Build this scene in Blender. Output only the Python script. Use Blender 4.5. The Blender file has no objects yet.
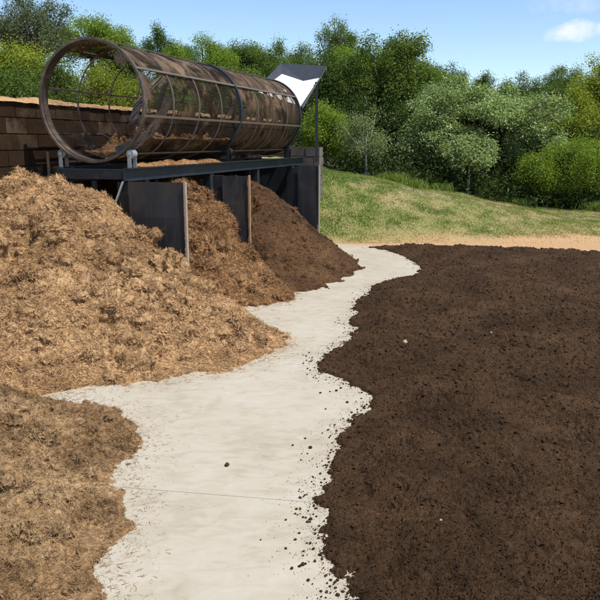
import bpy, math, random
import numpy as np
from mathutils import Vector, Quaternion

# ---------------------------------------------------------------- camera, sky, sun
SC = bpy.context.scene
COL = SC.collection
F, H = 720.0, 1.9                      # focal length in photo pixels (600 px wide), eye height
T = math.atan(158 / F)                 # downward pitch
SUN_EL, SUN_AZ = math.radians(60), math.radians(125)   # azimuth clockwise from +Y
SUN_DIR = Vector((math.sin(SUN_AZ) * math.cos(SUN_EL), math.cos(SUN_AZ) * math.cos(SUN_EL), math.sin(SUN_EL)))

cam_d = bpy.data.cameras.new('camera')
cam = bpy.data.objects.new('camera', cam_d)
COL.objects.link(cam)
cam.location = (0, 0, H)
cam.rotation_euler = (math.pi / 2 - T, 0, 0)
cam_d.sensor_width = 36
cam_d.lens = 36 * F / 600
cam_d.clip_end = 2000
SC.camera = cam


def ray(px, py):
    dx, dy = px - 300, 300 - py
    return np.array([dx, F * math.cos(T) + dy * math.sin(T), -F * math.sin(T) + dy * math.cos(T)])


def P(px, py, z=0.0):
    r = ray(px, py)
    return r * ((z - H) / r[2]) + [0, 0, H]


def at(px, py, Y):
    r = ray(px, py)
    return r * (Y / r[1]) + [0, 0, H]


world = bpy.data.worlds.new("World")
SC.world = world
world.use_nodes = True
wn, wl = world.node_tree.nodes, world.node_tree.links
wn.clear()
w_out = wn.new('ShaderNodeOutputWorld')
bg = wn.new('ShaderNodeBackground')
sky = wn.new('ShaderNodeTexSky')
sky.sky_type = 'NISHITA'
sky.sun_disc = False
sky.sun_elevation = SUN_EL
sky.sun_rotation = SUN_AZ
sky.altitude = 700
sky.air_density = 1.0
sky.dust_density = 0.15
sky.ozone_density = 3.0
bg.inputs['Strength'].default_value = 0.15
wl.new(sky.outputs[0], bg.inputs[0])
# one small cumulus low in the sky on the right, and a fainter wisp over it
bgc = wn.new('ShaderNodeBackground')
bgc.inputs[0].default_value = (0.86, 0.92, 1.0, 1)
bgc.inputs[1].default_value = 0.92
mixw = wn.new('ShaderNodeMixShader')
tc = wn.new('ShaderNodeTexCoord')


def wmath(op, a, b=None, clamp=False):
    n = wn.new('ShaderNodeMath')
    n.operation = op
    n.use_clamp = clamp
    for i, v in enumerate((a, b)):
        if v is None:
            continue
        if isinstance(v, (int, float)):
            n.inputs[i].default_value = v
        else:
            wl.new(v, n.inputs[i])
    return n.outputs[0]


def wdot(vec):
    n = wn.new('ShaderNodeVectorMath')
    n.operation = 'DOT_PRODUCT'
    wl.new(tc.outputs['Generated'], n.inputs[0])
    n.inputs[1].default_value = vec
    return n.outputs['Value']


wnz = wn.new('ShaderNodeTexNoise')
wnz.inputs['Scale'].default_value = 34
wnz.inputs['Detail'].default_value = 6
wnz.inputs['Roughness'].default_value = 0.62
wl.new(tc.outputs['Generated'], wnz.inputs['Vector'])
masks = []
for (px, py, su, sv, gain) in ((572, 32, 0.036, 0.0125, 1.0), (604, 30, 0.02, 0.010, 0.95), (568, 3, 0.05, 0.012, 0.55)):
    d = Vector(ray(px, py)).normalized()
    r_ = d.cross(Vector((0, 0, 1))).normalized()
    u_ = r_.cross(d)
    a = wmath('DIVIDE', wdot(r_), su)
    b = wmath('DIVIDE', wdot(u_), sv)
    q = wmath('ADD', wmath('MULTIPLY', a, a), wmath('MULTIPLY', b, b))
    m = wmath('SUBTRACT', 1.0, q)
    m = wmath('ADD', m, wmath('MULTIPLY', wmath('SUBTRACT', wnz.outputs[0], 0.5), 4.2))
    m = wmath('MULTIPLY', m, 0.75 * gain, True)
    front = wmath('GREATER_THAN', wdot(d), 0.5)
    masks.append(wmath('MULTIPLY', wmath('MULTIPLY', m, front), gain))
mm = wmath('MAXIMUM', wmath('MAXIMUM', masks[0], masks[1]), masks[2])
wl.new(wmath('MULTIPLY', mm, 0.97), mixw.inputs[0])
wl.new(bg.outputs[0], mixw.inputs[1])
wl.new(bgc.outputs[0], mixw.inputs[2])
wl.new(mixw.outputs[0], w_out.inputs[0])

sun_d = bpy.data.lights.new('sun', 'SUN')
sun_d.energy = 4.3
sun_d.angle = math.radians(0.53)
sun_d.color = (1.0, 0.955, 0.88)
sun = bpy.data.objects.new('sun', sun_d)
COL.objects.link(sun)
sun.rotation_euler = (-SUN_DIR).to_track_quat('-Z', 'Y').to_euler()

SC.view_settings.view_transform = 'Standard'
SC.view_settings.look = 'None'
SC.view_settings.exposure = 0.22
SC.view_settings.gamma = 1.0
SC.view_settings.use_curve_mapping = False
SC.render.engine = 'CYCLES'
SC.cycles.transparent_max_bounces = 24
SC.cycles.max_bounces = 6


# ---------------------------------------------------------------- numpy noise
def _hash(ix, iy, iz, s):
    h = (ix.astype(np.int64) * 374761393 + iy.astype(np.int64) * 668265263 + iz.astype(np.int64) * 2147483647 + s * 974711) & 0xffffffff
    h = ((h ^ (h >> 13)) * 1274126177) & 0xffffffff
    h = ((h ^ (h >> 16)) * 2246822519) & 0xffffffff
    return h ^ (h >> 15)


_G = np.random.RandomState(5).normal(size=(256, 3))
_G /= np.linalg.norm(_G, axis=1)[:, None]


def perlin(p, s=0):
    i = np.floor(p)
    f = p - i
    u = f * f * f * (f * (f * 6 - 15) + 10)
    i = i.astype(np.int64)
    out = 0
    for dx in (0, 1):
        wx = u[:, 0] if dx else 1 - u[:, 0]
        for dy in (0, 1):
            wy = u[:, 1] if dy else 1 - u[:, 1]
            for dz in (0, 1):
                wz = u[:, 2] if dz else 1 - u[:, 2]
                g = _G[_hash(i[:, 0] + dx, i[:, 1] + dy, i[:, 2] + dz, s) & 255]
                out = out + wx * wy * wz * ((f[:, 0] - dx) * g[:, 0] + (f[:, 1] - dy) * g[:, 1] + (f[:, 2] - dz) * g[:, 2])
    return out


def fbm(p, n=4, s=0, gain=0.5):
    r, a = 0, 1.0
    for k in range(n):
        r = r + a * perlin(p * 2 ** k + 7.3 * k, s + k)
        a *= gain
    return r


def smooth(a, b, x):
    t = np.clip((x - a) / (b - a), 0, 1)
    return t * t * (3 - 2 * t)


# ---------------------------------------------------------------- mesh helpers
def mesh_np(name, V, faces, mat=None, parent=None, shade=False, attr=None, uv=None):
    """faces: list of integer arrays (n,3) or (n,4)"""
    me = bpy.data.meshes.new(name)
    V = np.asarray(V, dtype=np.float32)
    me.vertices.add(len(V))
    me.vertices.foreach_set('co', V.ravel())
    loops = np.concatenate([f.ravel() for f in faces]).astype(np.int32)
    counts = np.concatenate([np.full(len(f), f.shape[1]) for f in faces]).astype(np.int32)
    starts = np.concatenate([[0], np.cumsum(counts)[:-1]]).astype(np.int32)
    me.loops.add(len(loops))
    me.loops.foreach_set('vertex_index', loops)
    me.polygons.add(len(counts))
    me.polygons.foreach_set('loop_start', starts)
    me.polygons.foreach_set('loop_total', counts)
    me.polygons.foreach_set('use_smooth', np.full(len(counts), bool(shade)))
    me.update(calc_edges=True)
    if attr is not None:
        a = me.attributes.new('rnd', 'FLOAT', 'POINT')
        a.data.foreach_set('value', np.asarray(attr, dtype=np.float32))
    if uv is not None:
        l = me.uv_layers.new(name='UVMap')
        l.data.foreach_set('uv', np.asarray(uv, dtype=np.float32)[loops].ravel())
    if mat:
        me.materials.append(mat)
    o = bpy.data.objects.new(name, me)
    COL.objects.link(o)
    if parent:
        o.parent = parent
        o.matrix_parent_inverse = parent.matrix_world.inverted()
    return o


class MB:
    """collects boxes, bars, tubes and polygons into ONE mesh"""
    def __init__(s):
        s.v, s.q, s.t, s.n = [], [], [], 0

    def add(s, V, quads=None, tris=None):
        V = np.asarray(V, float)
        if quads is not None and len(quads):
            s.q.append(np.asarray(quads) + s.n)
        if tris is not None and len(tris):
            s.t.append(np.asarray(tris) + s.n)
        s.v.append(V)
        s.n += len(V)

    def box(s, c, ax, ay, az):
        """centre and three half vectors"""
        c, ax, ay, az = (np.asarray(k, float) for k in (c, ax, ay, az))
        V = [c + i * ax + j * ay + k * az for k in (-1, 1) for j in (-1, 1) for i in (-1, 1)]
        s.add(V, [(0, 2, 3, 1), (4, 5, 7, 6), (0, 1, 5, 4), (2, 6, 7, 3), (0, 4, 6, 2), (1, 3, 7, 5)])

    def bar(s, a, b, w, h=None, up=(0, 0, 1)):
        """rectangular bar from a to b"""
        a, b = np.asarray(a, float), np.asarray(b, float)
        h = w if h is None else h
        d = (b - a) / np.linalg.norm(b - a)
        up = np.asarray(up, float)
        if abs(d @ up) > 0.97:
            up = np.array([0, 1.0, 0])
        r = np.cross(d, up); r /= np.linalg.norm(r)
        u = np.cross(r, d)
        s.box((a + b) / 2, r * w / 2, (b - a) / 2, u * h / 2)

    def tube(s, pts, rad, n=8, cap=True):
        pts = np.asarray(pts, float)
        rad = np.broadcast_to(np.asarray(rad, float), (len(pts),))
        tang = np.gradient(pts, axis=0)
        tang /= np.linalg.norm(tang, axis=1)[:, None] + 1e-9
        ref = np.array([0.31, 0.95, 0.05])
        V = []
        for p, r, t in zip(pts, rad, tang):
            a = np.cross(t, ref)
            if np.linalg.norm(a) < 0.15:
                a = np.cross(t, [0, 0.1, 1.0])
            a /= np.linalg.norm(a)
            b = np.cross(t, a)
            for k in range(n):
                th = 2 * math.pi * k / n
                V.append(p + r * (math.cos(th) * a + math.sin(th) * b))
        q = [(i * n + k, i * n + (k + 1) % n, (i + 1) * n + (k + 1) % n, (i + 1) * n + k)
             for i in range(len(pts) - 1) for k in range(n)]
        tr = []
        if cap:
            m = len(V)
            V.append(pts[0]); V.append(pts[-1])
            e = (len(pts) - 1) * n
            for k in range(n):
                tr.append((m, (k + 1) % n, k))
                tr.append((m + 1, e + k, e + (k + 1) % n))
        s.add(V, q, tr)

    def build(s, name, mat, parent=None, shade=False, bevel=0.0, attr=None):
        faces = []
        if s.q:
            faces.append(np.concatenate(s.q))
        if s.t:
            faces.append(np.concatenate(s.t))
        o = mesh_np(name, np.concatenate(s.v), faces, mat, parent, shade, attr)
        if bevel:
            m = o.modifiers.new('bevel', 'BEVEL')
            m.width = bevel
            m.segments = 2
            m.limit_method = 'ANGLE'
        return o


def tag(o, label=None, cat=None, group=None, kind=None):
    for k, v in (('label', label), ('category', cat), ('group', group), ('kind', kind)):
        if v:
            o[k] = v
    return o


def thing(name, loc, label, cat, group=None):
    o = bpy.data.objects.new(name, None)
    o.empty_display_size = 0.2
    o.location = [float(k) for k in loc]
    COL.objects.link(o)
    bpy.context.view_layer.update()
    return tag(o, label, cat, group)


# ---------------------------------------------------------------- materials
def new_mat(name):
    m = bpy.data.materials.new(name)
    m.use_nodes = True
    nt = m.node_tree
    b = nt.nodes['Principled BSDF']
    return m, nt, b


def noise_node(nt, scale, detail=4, rough=0.55, vec=None, dist=0.0):
    n = nt.nodes.new('ShaderNodeTexNoise')
    n.inputs['Scale'].default_value = scale
    n.inputs['Detail'].default_value = detail
    n.inputs['Roughness'].default_value = rough
    n.inputs['Distortion'].default_value = dist
    if vec is not None:
        nt.links.new(vec, n.inputs['Vector'])
    return n


def ramp(nt, fac, stops):
    r = nt.nodes.new('ShaderNodeValToRGB')
    e = r.color_ramp.elements
    while len(e) < len(stops):
        e.new(0.5)
    for k, (p, c) in enumerate(stops):
        e[k].position = p
        e[k].color = (*c, 1) if len(c) == 3 else c
    nt.links.new(fac, r.inputs[0])
    return r


def mixc(nt, fac, a, b, mode='MIX'):
    n = nt.nodes.new('ShaderNodeMix')
    n.data_type = 'RGBA'
    n.blend_type = mode
    if isinstance(fac, (int, float)):
        n.inputs[0].default_value = fac
    else:
        nt.links.new(fac, n.inputs[0])
    for i, v in ((6, a), (7, b)):
        if isinstance(v, tuple):
            n.inputs[i].default_value = (*v, 1)
        else:
            nt.links.new(v, n.inputs[i])
    return n.outputs[2]


def mth(nt, op, a, b=None, clamp=False):
    n = nt.nodes.new('ShaderNodeMath')
    n.operation = op
    n.use_clamp = clamp
    for i, v in enumerate((a, b)):
        if v is None:
            continue
        if isinstance(v, (int, float)):
            n.inputs[i].default_value = v
        else:
            nt.links.new(v, n.inputs[i])
    return n.outputs[0]


def bump(nt, b, height, strength=0.5, dist=0.02):
    n = nt.nodes.new('ShaderNodeBump')
    n.inputs['Strength'].default_value = strength
    n.inputs['Distance'].default_value = dist
    nt.links.new(height, n.inputs['Height'])
    nt.links.new(n.outputs[0], b.inputs['Normal'])


def objco(nt):
    return nt.nodes.new('ShaderNodeTexCoord').outputs['Object']


def mat_fibre(name, dark, mid, light, patch=None):
    m, nt, b = new_mat(name)
    co = objco(nt)
    n1 = noise_node(nt, 1.7, 5, 0.6, co)
    n2 = noise_node(nt, 38, 5, 0.7, co, 0.6)
    f = mth(nt, 'ADD', mth(nt, 'MULTIPLY', n1.outputs[0], 0.5), mth(nt, 'MULTIPLY', n2.outputs[0], 0.5))
    c = ramp(nt, f, [(0.35, dark), (0.5, mid), (0.64, light)]).outputs[0]
    n6 = noise_node(nt, 5.5, 4, 0.6, co, 0.8)
    c = mixc(nt, ramp(nt, n6.outputs[0], [(0.28, (0.75, 0.75, 0.75)), (0.46, (0, 0, 0))]).outputs[0], c, dark)  # dark patches: moist fibre, and shadow pockets between clumps put into the colour
    at_ = nt.nodes.new('ShaderNodeAttribute')
    at_.attribute_name = 'rnd'
    c2 = ramp(nt, at_.outputs['Fac'], [(0.0, tuple(0.62 for _ in range(3))), (0.5, (1, 1, 1)), (1.0, (1.4, 1.36, 1.27))]).outputs[0]
    c = mixc(nt, 1.0, c, c2, 'MULTIPLY')
    nt.links.new(c, b.inputs['Base Color'])
    b.inputs['Roughness'].default_value = 0.9
    b.inputs['Specular IOR Level'].default_value = 0.15
    n3 = noise_node(nt, 90, 4, 0.7, co, 1.2)
    bump(nt, b, n3.outputs[0], 0.5, 0.006)
    return m


def mat_plain(name, col, rough=0.5, metal=0.0, var=0.25, scale=6.0, dust=None, dust_amt=0.5, bmp=0.15):
    m, nt, b = new_mat(name)
    co = objco(nt)
    n1 = noise_node(nt, scale, 6, 0.65, co)
    c = mixc(nt, n1.outputs[0], tuple(k * (1 - var) for k in col), tuple(min(1, k * (1 + var)) for k in col))
    if dust:
        n2 = noise_node(nt, scale * 0.7, 7, 0.7, co, 0.4)
        f = ramp(nt, n2.outputs[0], [(0.62 - 0.3 * dust_amt, (0, 0, 0)), (0.75, (1, 1, 1))]).outputs[0]
        c = mixc(nt, mth(nt, 'MULTIPLY', f, min(1.0, dust_amt * 1.3)), c, dust)
    nt.links.new(c, b.inputs['Base Color'])
    b.inputs['Roughness'].default_value = rough
    b.inputs['Metallic'].default_value = metal
    n3 = noise_node(nt, scale * 9, 4, 0.6, co)
    rr = nt.nodes.new('ShaderNodeMapRange')
    rr.inputs['To Min'].default_value = max(0.05, rough - 0.12)
    rr.inputs['To Max'].default_value = min(1, rough + 0.15)
    nt.links.new(n1.outputs[0], rr.inputs['Value'])
    nt.links.new(rr.outputs[0], b.inputs['Roughness'])
    bump(nt, b, n3.outputs[0], bmp, 0.004)
    return m


def mat_leaf(name, cols, trans=0.28, rough=0.45):
    m, nt, b = new_mat(name)
    at_ = nt.nodes.new('ShaderNodeAttribute')
    at_.attribute_name = 'rnd'
    n = len(cols)
    c = ramp(nt, at_.outputs['Fac'], [(k / (n - 1), cc) for k, cc in enumerate(cols)]).outputs[0]
    nt.links.new(c, b.inputs['Base Color'])
    b.inputs['Roughness'].default_value = rough
    b.inputs['Specular IOR Level'].default_value = 0.22
    tr = nt.nodes.new('ShaderNodeBsdfTranslucent')
    tcol = mixc(nt, 1.0, c, (1.1, 1.25, 0.5), 'MULTIPLY')
    nt.links.new(tcol, tr.inputs[0])
    mx = nt.nodes.new('ShaderNodeMixShader')
    mx.inputs[0].default_value = trans
    nt.links.new(b.outputs[0], mx.inputs[1])
    nt.links.new(tr.outputs[0], mx.inputs[2])
    nt.links.new(mx.outputs[0], nt.nodes['Material Output'].inputs[0])
    return m


def mat_screen(name, cover, dirt, wire=(0.034, 0.025, 0.018), soil=(0.12, 0.075, 0.045), pitch=0.02):
    """woven wire screen: real holes between wires, clogged in patches with soil"""
    m, nt, b = new_mat(name)
    uv = nt.nodes.new('ShaderNodeTexCoord').outputs['UV']
    sep = nt.nodes.new('ShaderNodeSeparateXYZ')
    nt.links.new(uv, sep.inputs[0])
    g = []
    for k in (0, 1):
        fr = mth(nt, 'FRACT', mth(nt, 'DIVIDE', sep.outputs[k], pitch))
        g.append(mth(nt, 'LESS_THAN', fr, cover))
    wires = mth(nt, 'MAXIMUM', g[0], g[1])
    n1 = noise_node(nt, 2.6, 8, 0.72, uv, 0.5)
    thr = 0.62 - 0.3 * dirt
    clog = ramp(nt, n1.outputs[0], [(thr - 0.07, (0, 0, 0)), (thr + 0.09, (1, 1, 1))]).outputs[0]
    n2 = noise_node(nt, 160, 2, 0.5, uv)
    clogged = mth(nt, 'LESS_THAN', n2.outputs[0], mth(nt, 'MULTIPLY', clog, 0.72))
    alpha = mth(nt, 'MAXIMUM', wires, clogged)
    n4 = noise_node(nt, 2.4, 6, 0.65, uv, 0.8)
    sc_ = ramp(nt, n4.outputs[0], [(0.34, tuple(k * 0.35 for k in soil)), (0.5, soil), (0.64, tuple(k * 2.0 for k in soil))]).outputs[0]
    c = mixc(nt, mth(nt, 'MULTIPLY', clog, 0.9), wire, sc_)
    nt.links.new(c, b.inputs['Base Color'])
    b.inputs['Roughness'].default_value = 0.8
    b.inputs['Specular IOR Level'].default_value = 0.1
    nt.links.new(alpha, b.inputs['Alpha'])
    return m


M = {}
M['tan'] = mat_fibre('tan_fibre', (0.18, 0.096, 0.042), (0.43, 0.262, 0.127), (0.62, 0.412, 0.218))
M['olive'] = mat_fibre('olive_fibre', (0.115, 0.064, 0.028), (0.285, 0.174, 0.084), (0.47, 0.32, 0.17))
M['brown'] = mat_fibre('brown_fibre', (0.11, 0.053, 0.022), (0.28, 0.15, 0.066), (0.45, 0.27, 0.13))
M['dark'] = mat_fibre('dark_fibre', (0.040, 0.020, 0.0085), (0.082, 0.041, 0.0175), (0.132, 0.072, 0.033))
M['compost'] = mat_fibre('compost', (0.027, 0.0145, 0.0066), (0.055, 0.0295, 0.0135), (0.090, 0.050, 0.024))
M['steel_dark'] = mat_plain('dark_blue_steel', (0.022, 0.028, 0.037), 0.45, 0.2, 0.35, 5, (0.20, 0.14, 0.085), 0.25)
M['steel_black'] = mat_plain('black_steel', (0.013, 0.016, 0.021), 0.5, 0.1, 0.35, 4, (0.10, 0.08, 0.06), 0.2)
M['sheet'] = mat_plain('dark_sheet', (0.030, 0.034, 0.040), 0.38, 0.15, 0.25, 2.2, (0.10, 0.085, 0.068), 0.42, 0.08)
M['ring'] = mat_plain('worn_ring_steel', (0.085, 0.066, 0.052), 0.5, 0.35, 0.35, 7, (0.30, 0.21, 0.13), 0.55)
M['bar'] = mat_plain('pale_worn_steel', (0.19, 0.155, 0.12), 0.5, 0.3, 0.3, 9, (0.16, 0.10, 0.06), 0.5)
M['galv'] = mat_plain('galvanised_steel', (0.42, 0.44, 0.45), 0.4, 0.5, 0.2, 8, (0.25, 0.18, 0.12), 0.3)
M['tube_pale'] = mat_plain('dusty_pale_edge', (0.40, 0.34, 0.26), 0.6, 0.1, 0.2, 8, (0.20, 0.13, 0.08), 0.3)
M['rust'] = mat_plain('rusty_edge', (0.34, 0.19, 0.10), 0.75, 0.0, 0.3, 10, (0.42, 0.33, 0.24), 0.5)
M['white'] = mat_plain('glare_white_sheet', (0.82, 0.80, 0.74), 0.35, 0.0, 0.06, 3, (0.55, 0.48, 0.36), 0.2, 0.03)  # near-white base colour carries the sun glare on the metal hopper floor
_nt = M['sheet'].node_tree
_b = _nt.nodes['Principled BSDF']
_mp = _nt.nodes.new('ShaderNodeMapping')
_mp.inputs['Scale'].default_value = (9, 9, 1.1)
_nt.links.new(objco(_nt), _mp.inputs[0])
_ns = noise_node(_nt, 1.0, 7, 0.7, _mp.outputs[0], 0.3)
_f = ramp(_nt, _ns.outputs[0], [(0.5, (0, 0, 0)), (0.72, (0.55, 0.55, 0.55))]).outputs[0]
_src = _b.inputs['Base Color'].links[0].from_socket
_nt.links.new(mixc(_nt, _f, _src, (0.12, 0.098, 0.075)), _b.inputs['Base Color'])
M['hopper'] = mat_plain('grey_hopper_steel', (0.055, 0.062, 0.075), 0.45, 0.2, 0.2, 3)
M['rubber'] = mat_plain('black_rubber', (0.012, 0.012, 0.013), 0.6)
M['screen_open'] = mat_screen('screen_open', 0.13, 0.05)
M['screen_side'] = mat_screen('screen_side', 0.20, 0.36, soil=(0.08, 0.05, 0.028))
M['screen_top'] = mat_screen('screen_top', 0.27, 0.6, soil=(0.105, 0.07, 0.043))
M['screen_clogged'] = mat_screen('screen_clogged', 0.27, 0.62, soil=(0.085, 0.053, 0.03))
M['screen_caked'] = mat_screen('screen_caked', 0.27, 0.95, soil=(0.10, 0.064, 0.037))
M['screen_low'] = mat_screen('screen_low', 0.25, 0.6, soil=(0.065, 0.04, 0.023))


# ---------------------------------------------------------------- setting
def ztop(x):
    """height of the bank's crest across the picture"""
    xs = [-30, -5, -2, 0.5, 1.6, 3.0, 4.6, 6.9, 12, 40]
    zs = [2.6, 2.2, 1.75, 1.27, 1.06, 0.77, 0.46, 0.16, 0.0, 0.0]
    return np.interp(x, xs, zs)


AX0 = np.array([-2.50, 8.94])             # drum axis start in plan
AXD = np.array([0.307, 0.9517])           # its direction
AXR = np.array([0.9517, -0.307])          # to the right of it
WALL_O = -1.2


def terrain_z(x, y):
    x, y = np.asarray(x, float), np.asarray(y, float)
    foot = 13.95
    k = smooth(0, 1, np.clip((y - foot) / 3.0, 0, 1)) * 0.35 + 0.65 * np.clip((y - foot) / 3.0, 0, 1)
    z = ztop(x) * k
    lat = (x - AX0[0]) * AXR[0] + (y - AX0[1]) * AXR[1]
    lon = (x - AX0[0]) * AXD[0] + (y - AX0[1]) * AXD[1]
    behind = (lat < WALL_O - 0.22) & (lon > -9) & (lon < 10.7)
    z = np.where(behind, np.maximum(z, 2.25 - 0.02 * lon), z)
    q = np.stack([x * 0.6, y * 0.6, np.zeros_like(x)], -1).reshape(-1, 3)
    bumps = fbm(q, 4, 3).reshape(x.shape)
    z = z + bumps * 0.11 * np.clip((y - foot) / 2.0, 0, 1)
    z = z + np.clip(y - 18, 0, 40) * 0.035
    return z


# terrain: one sheet to the horizon
xs = np.concatenate([np.linspace(-400, -26, 16), np.linspace(-24, 24, 260), np.linspace(26, 400, 16)])
ys = np.concatenate([np.linspace(-300, -6, 10), np.linspace(-5, 13, 40), np.linspace(13.2, 22, 110), np.linspace(22.5, 60, 50), np.linspace(70, 600, 16)])
gx, gy = np.meshgrid(xs, ys)
gz = terrain_z(gx, gy) - 0.008
idx = np.arange(gx.size).reshape(gx.shape)
quads = np.stack([idx[:-1, :-1], idx[:-1, 1:], idx[1:, 1:], idx[1:, :-1]], -1).reshape(-1, 4)
m, nt, b = new_mat('bare_earth_and_turf')
co = objco(nt)
n1 = noise_node(nt, 0.9, 6, 0.65, co)
n2 = noise_node(nt, 14, 5, 0.7, co)
sepn = nt.nodes.new('ShaderNodeSeparateXYZ')
nt.links.new(co, sepn.inputs[0])
turf = ramp(nt, n1.outputs[0], [(0.35, (0.21, 0.225, 0.06)), (0.5, (0.275, 0.25, 0.085)), (0.64, (0.36, 0.275, 0.13))]).outputs[0]
dirt = ramp(nt, n2.outputs[0], [(0.3, (0.42, 0.235, 0.10)), (0.6, (0.54, 0.335, 0.16)), (0.8, (0.60, 0.43, 0.25))]).outputs[0]
yy = mth(nt, 'ADD', sepn.outputs[1], mth(nt, 'MULTIPLY', mth(nt, 'SUBTRACT', n1.outputs[0], 0.5), 2.0))
yy = mth(nt, 'SUBTRACT', yy, mth(nt, 'MULTIPLY', mth(nt, 'SUBTRACT', sepn.outputs[0], 1.0), 0.17))
on_bank = ramp(nt, mth(nt, 'DIVIDE', mth(nt, 'SUBTRACT', yy, 13.2), 1.6, True), [(0.2, (0, 0, 0)), (0.7, (1, 1, 1))]).outputs[0]
c = mixc(nt, on_bank, dirt, turf)
# worn track along the bank's crest
tr = mth(nt, 'ABSOLUTE', mth(nt, 'SUBTRACT', sepn.outputs[1], 17.1))
trk = mth(nt, 'MULTIPLY', mth(nt, 'SUBTRACT', 1.0, mth(nt, 'DIVIDE', tr, 0.8), True), ramp(nt, n2.outputs[0], [(0.35, (0.2, 0.2, 0.2)), (0.6, (1, 1, 1))]).outputs[0])
c = mixc(nt, trk, c, (0.36, 0.28, 0.19))
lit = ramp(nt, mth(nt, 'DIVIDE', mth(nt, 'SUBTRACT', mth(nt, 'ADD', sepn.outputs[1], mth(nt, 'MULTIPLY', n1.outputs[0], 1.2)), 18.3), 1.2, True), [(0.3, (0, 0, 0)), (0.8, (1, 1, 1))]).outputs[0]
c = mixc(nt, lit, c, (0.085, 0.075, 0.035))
nt.links.new(c, b.inputs['Base Color'])
b.inputs['Roughness'].default_value = 0.95
bump(nt, b, n2.outputs[0], 0.6, 0.03)
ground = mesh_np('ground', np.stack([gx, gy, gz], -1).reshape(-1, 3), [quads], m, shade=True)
tag(ground, kind='structure')

# concrete yard slab
m, nt, b = new_mat('pale_concrete')
co = objco(nt)
mp = nt.nodes.new('ShaderNodeMapping')
mp.inputs['Rotation'].default_value = (0, 0, math.radians(-8))
mp.inputs['Scale'].default_value = (2.6, 4.6, 1)
nt.links.new(co, mp.inputs[0])
n1 = noise_node(nt, 1.3, 6, 0.6, co)
n2 = noise_node(nt, 2.4, 6, 0.6, mp.outputs[0], 0.8)
n3 = noise_node(nt, 120, 3, 0.6, co)
n5 = noise_node(nt, 5, 6, 0.7, co, 1.6)
f = mth(nt, 'ADD', mth(nt, 'MULTIPLY', n1.outputs[0], 0.5), mth(nt, 'MULTIPLY', n2.outputs[0], 0.5))
c = ramp(nt, f, [(0.3, (0.35, 0.295, 0.21)), (0.5, (0.475, 0.415, 0.31)), (0.68, (0.525, 0.478, 0.385))]).outputs[0]
c = mixc(nt, mth(nt, 'MULTIPLY', ramp(nt, n5.outputs[0], [(0.5, (0, 0, 0)), (0.72, (1, 1, 1))]).outputs[0], 0.3), c, (0.45, 0.36, 0.25))
c = mixc(nt, mth(nt, 'MULTIPLY', ramp(nt, n3.outputs[0], [(0.55, (0, 0, 0)), (0.75, (1, 1, 1))]).outputs[0], 0.22), c, (0.33, 0.27, 0.2))
# soil trodden in near the heaps: stains with a shape of their own
n4 = noise_node(nt, 1.9, 8, 0.74, co, 1.4)
c = mixc(nt, mth(nt, 'MULTIPLY', ramp(nt, n4.outputs[0], [(0.58, (0, 0, 0)), (0.74, (1, 1, 1))]).outputs[0], 0.5), c, (0.29, 0.225, 0.15))
nt.links.new(c, b.inputs['Base Color'])
b.inputs['Roughness'].default_value = 0.85
bump(nt, b, mth(nt, 'ADD', n2.outputs[0], mth(nt, 'MULTIPLY', n3.outputs[0], 0.4)), 0.16, 0.006)
far = [(-6.5, 13.4), (-2, 13.5), (0.2, 13.75), (0.9, 13.6), (1.5, 13.35), (2.3, 13.1), (4, 12.9), (7.5, 12.7)]
yj = P(120, 487)[1]
near_edge = [(-6.5, -3.0), (7.5, -3.0)]
j0, j1 = P(118, 487), P(372, 507)
sl = (j1[1] - j0[1]) / (j1[0] - j0[0])


def jy(x):
    return j0[1] + sl * (x - j0[0])


# two pours with a narrow open joint between them
g = 0.0022
for k, poly in enumerate(([(-6.5, -3.0), (7.5, -3.0), (7.5, jy(7.5) - g), (-6.5, jy(-6.5) - g)],
                          [(-6.5, jy(-6.5) + g), (7.5, jy(7.5) + g)] + far[::-1])):
    V = [(x, y, 0.0) for x, y in poly] + [(x, y, -0.006) for x, y in poly]
    n = len(poly)
    me = bpy.data.meshes.new('concrete_yard')
    me.from_pydata(V, [], [tuple(range(n))] + [(i, n + i, n + (i + 1) % n, (i + 1) % n) for i in range(n)])
    me.materials.append(m)
    o = bpy.data.objects.new('concrete_yard', me)
    COL.objects.link(o)
    tag(o, kind='structure')


# ---------------------------------------------------------------- heaps
def tps(ctrl, X, Y):
    c = np.asarray(ctrl, float)
    A = c[:, :2]
    n = len(c)

    def U(r2):
        return 0.5 * r2 * np.log(np.maximum(r2, 1e-9))
    K = U(((A[:, None] - A[None]) ** 2).sum(-1)) + np.eye(n) * 0.02
    Pm = np.c_[np.ones(n), A]
    L = np.zeros((n + 3, n + 3))
    L[:n, :n] = K; L[:n, n:] = Pm; L[n:, :n] = Pm.T
    w = np.linalg.solve(L, np.r_[c[:, 2], 0, 0, 0])
    out = w[n] + w[n + 1] * X + w[n + 2] * Y
    for k in range(n):
        out = out + w[k] * U((X - A[k, 0]) ** 2 + (Y - A[k, 1]) ** 2)
    return out


def poly_sd(poly, X, Y):
    """signed distance to a polygon, positive inside"""
    poly = np.asarray(poly, float)
    d2 = np.full(X.shape, 1e9)
    ins = np.zeros(X.shape, bool)
    n = len(poly)
    for i in range(n):
        a, c = poly[i], poly[(i + 1) % n]
        e = c - a
        wx, wy = X - a[0], Y - a[1]
        t = np.clip((wx * e[0] + wy * e[1]) / (e @ e + 1e-12), 0, 1)
        d2 = np.minimum(d2, (wx - t * e[0]) ** 2 + (wy - t * e[1]) ** 2)
        cond = (a[1] > Y) != (c[1] > Y)
        with np.errstate(divide='ignore', invalid='ignore'):
            xi = a[0] + (Y - a[1]) * e[0] / e[1]
        ins ^= cond & (X < xi)
    d = np.sqrt(d2)
    return np.where(ins, d, -d)


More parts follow.
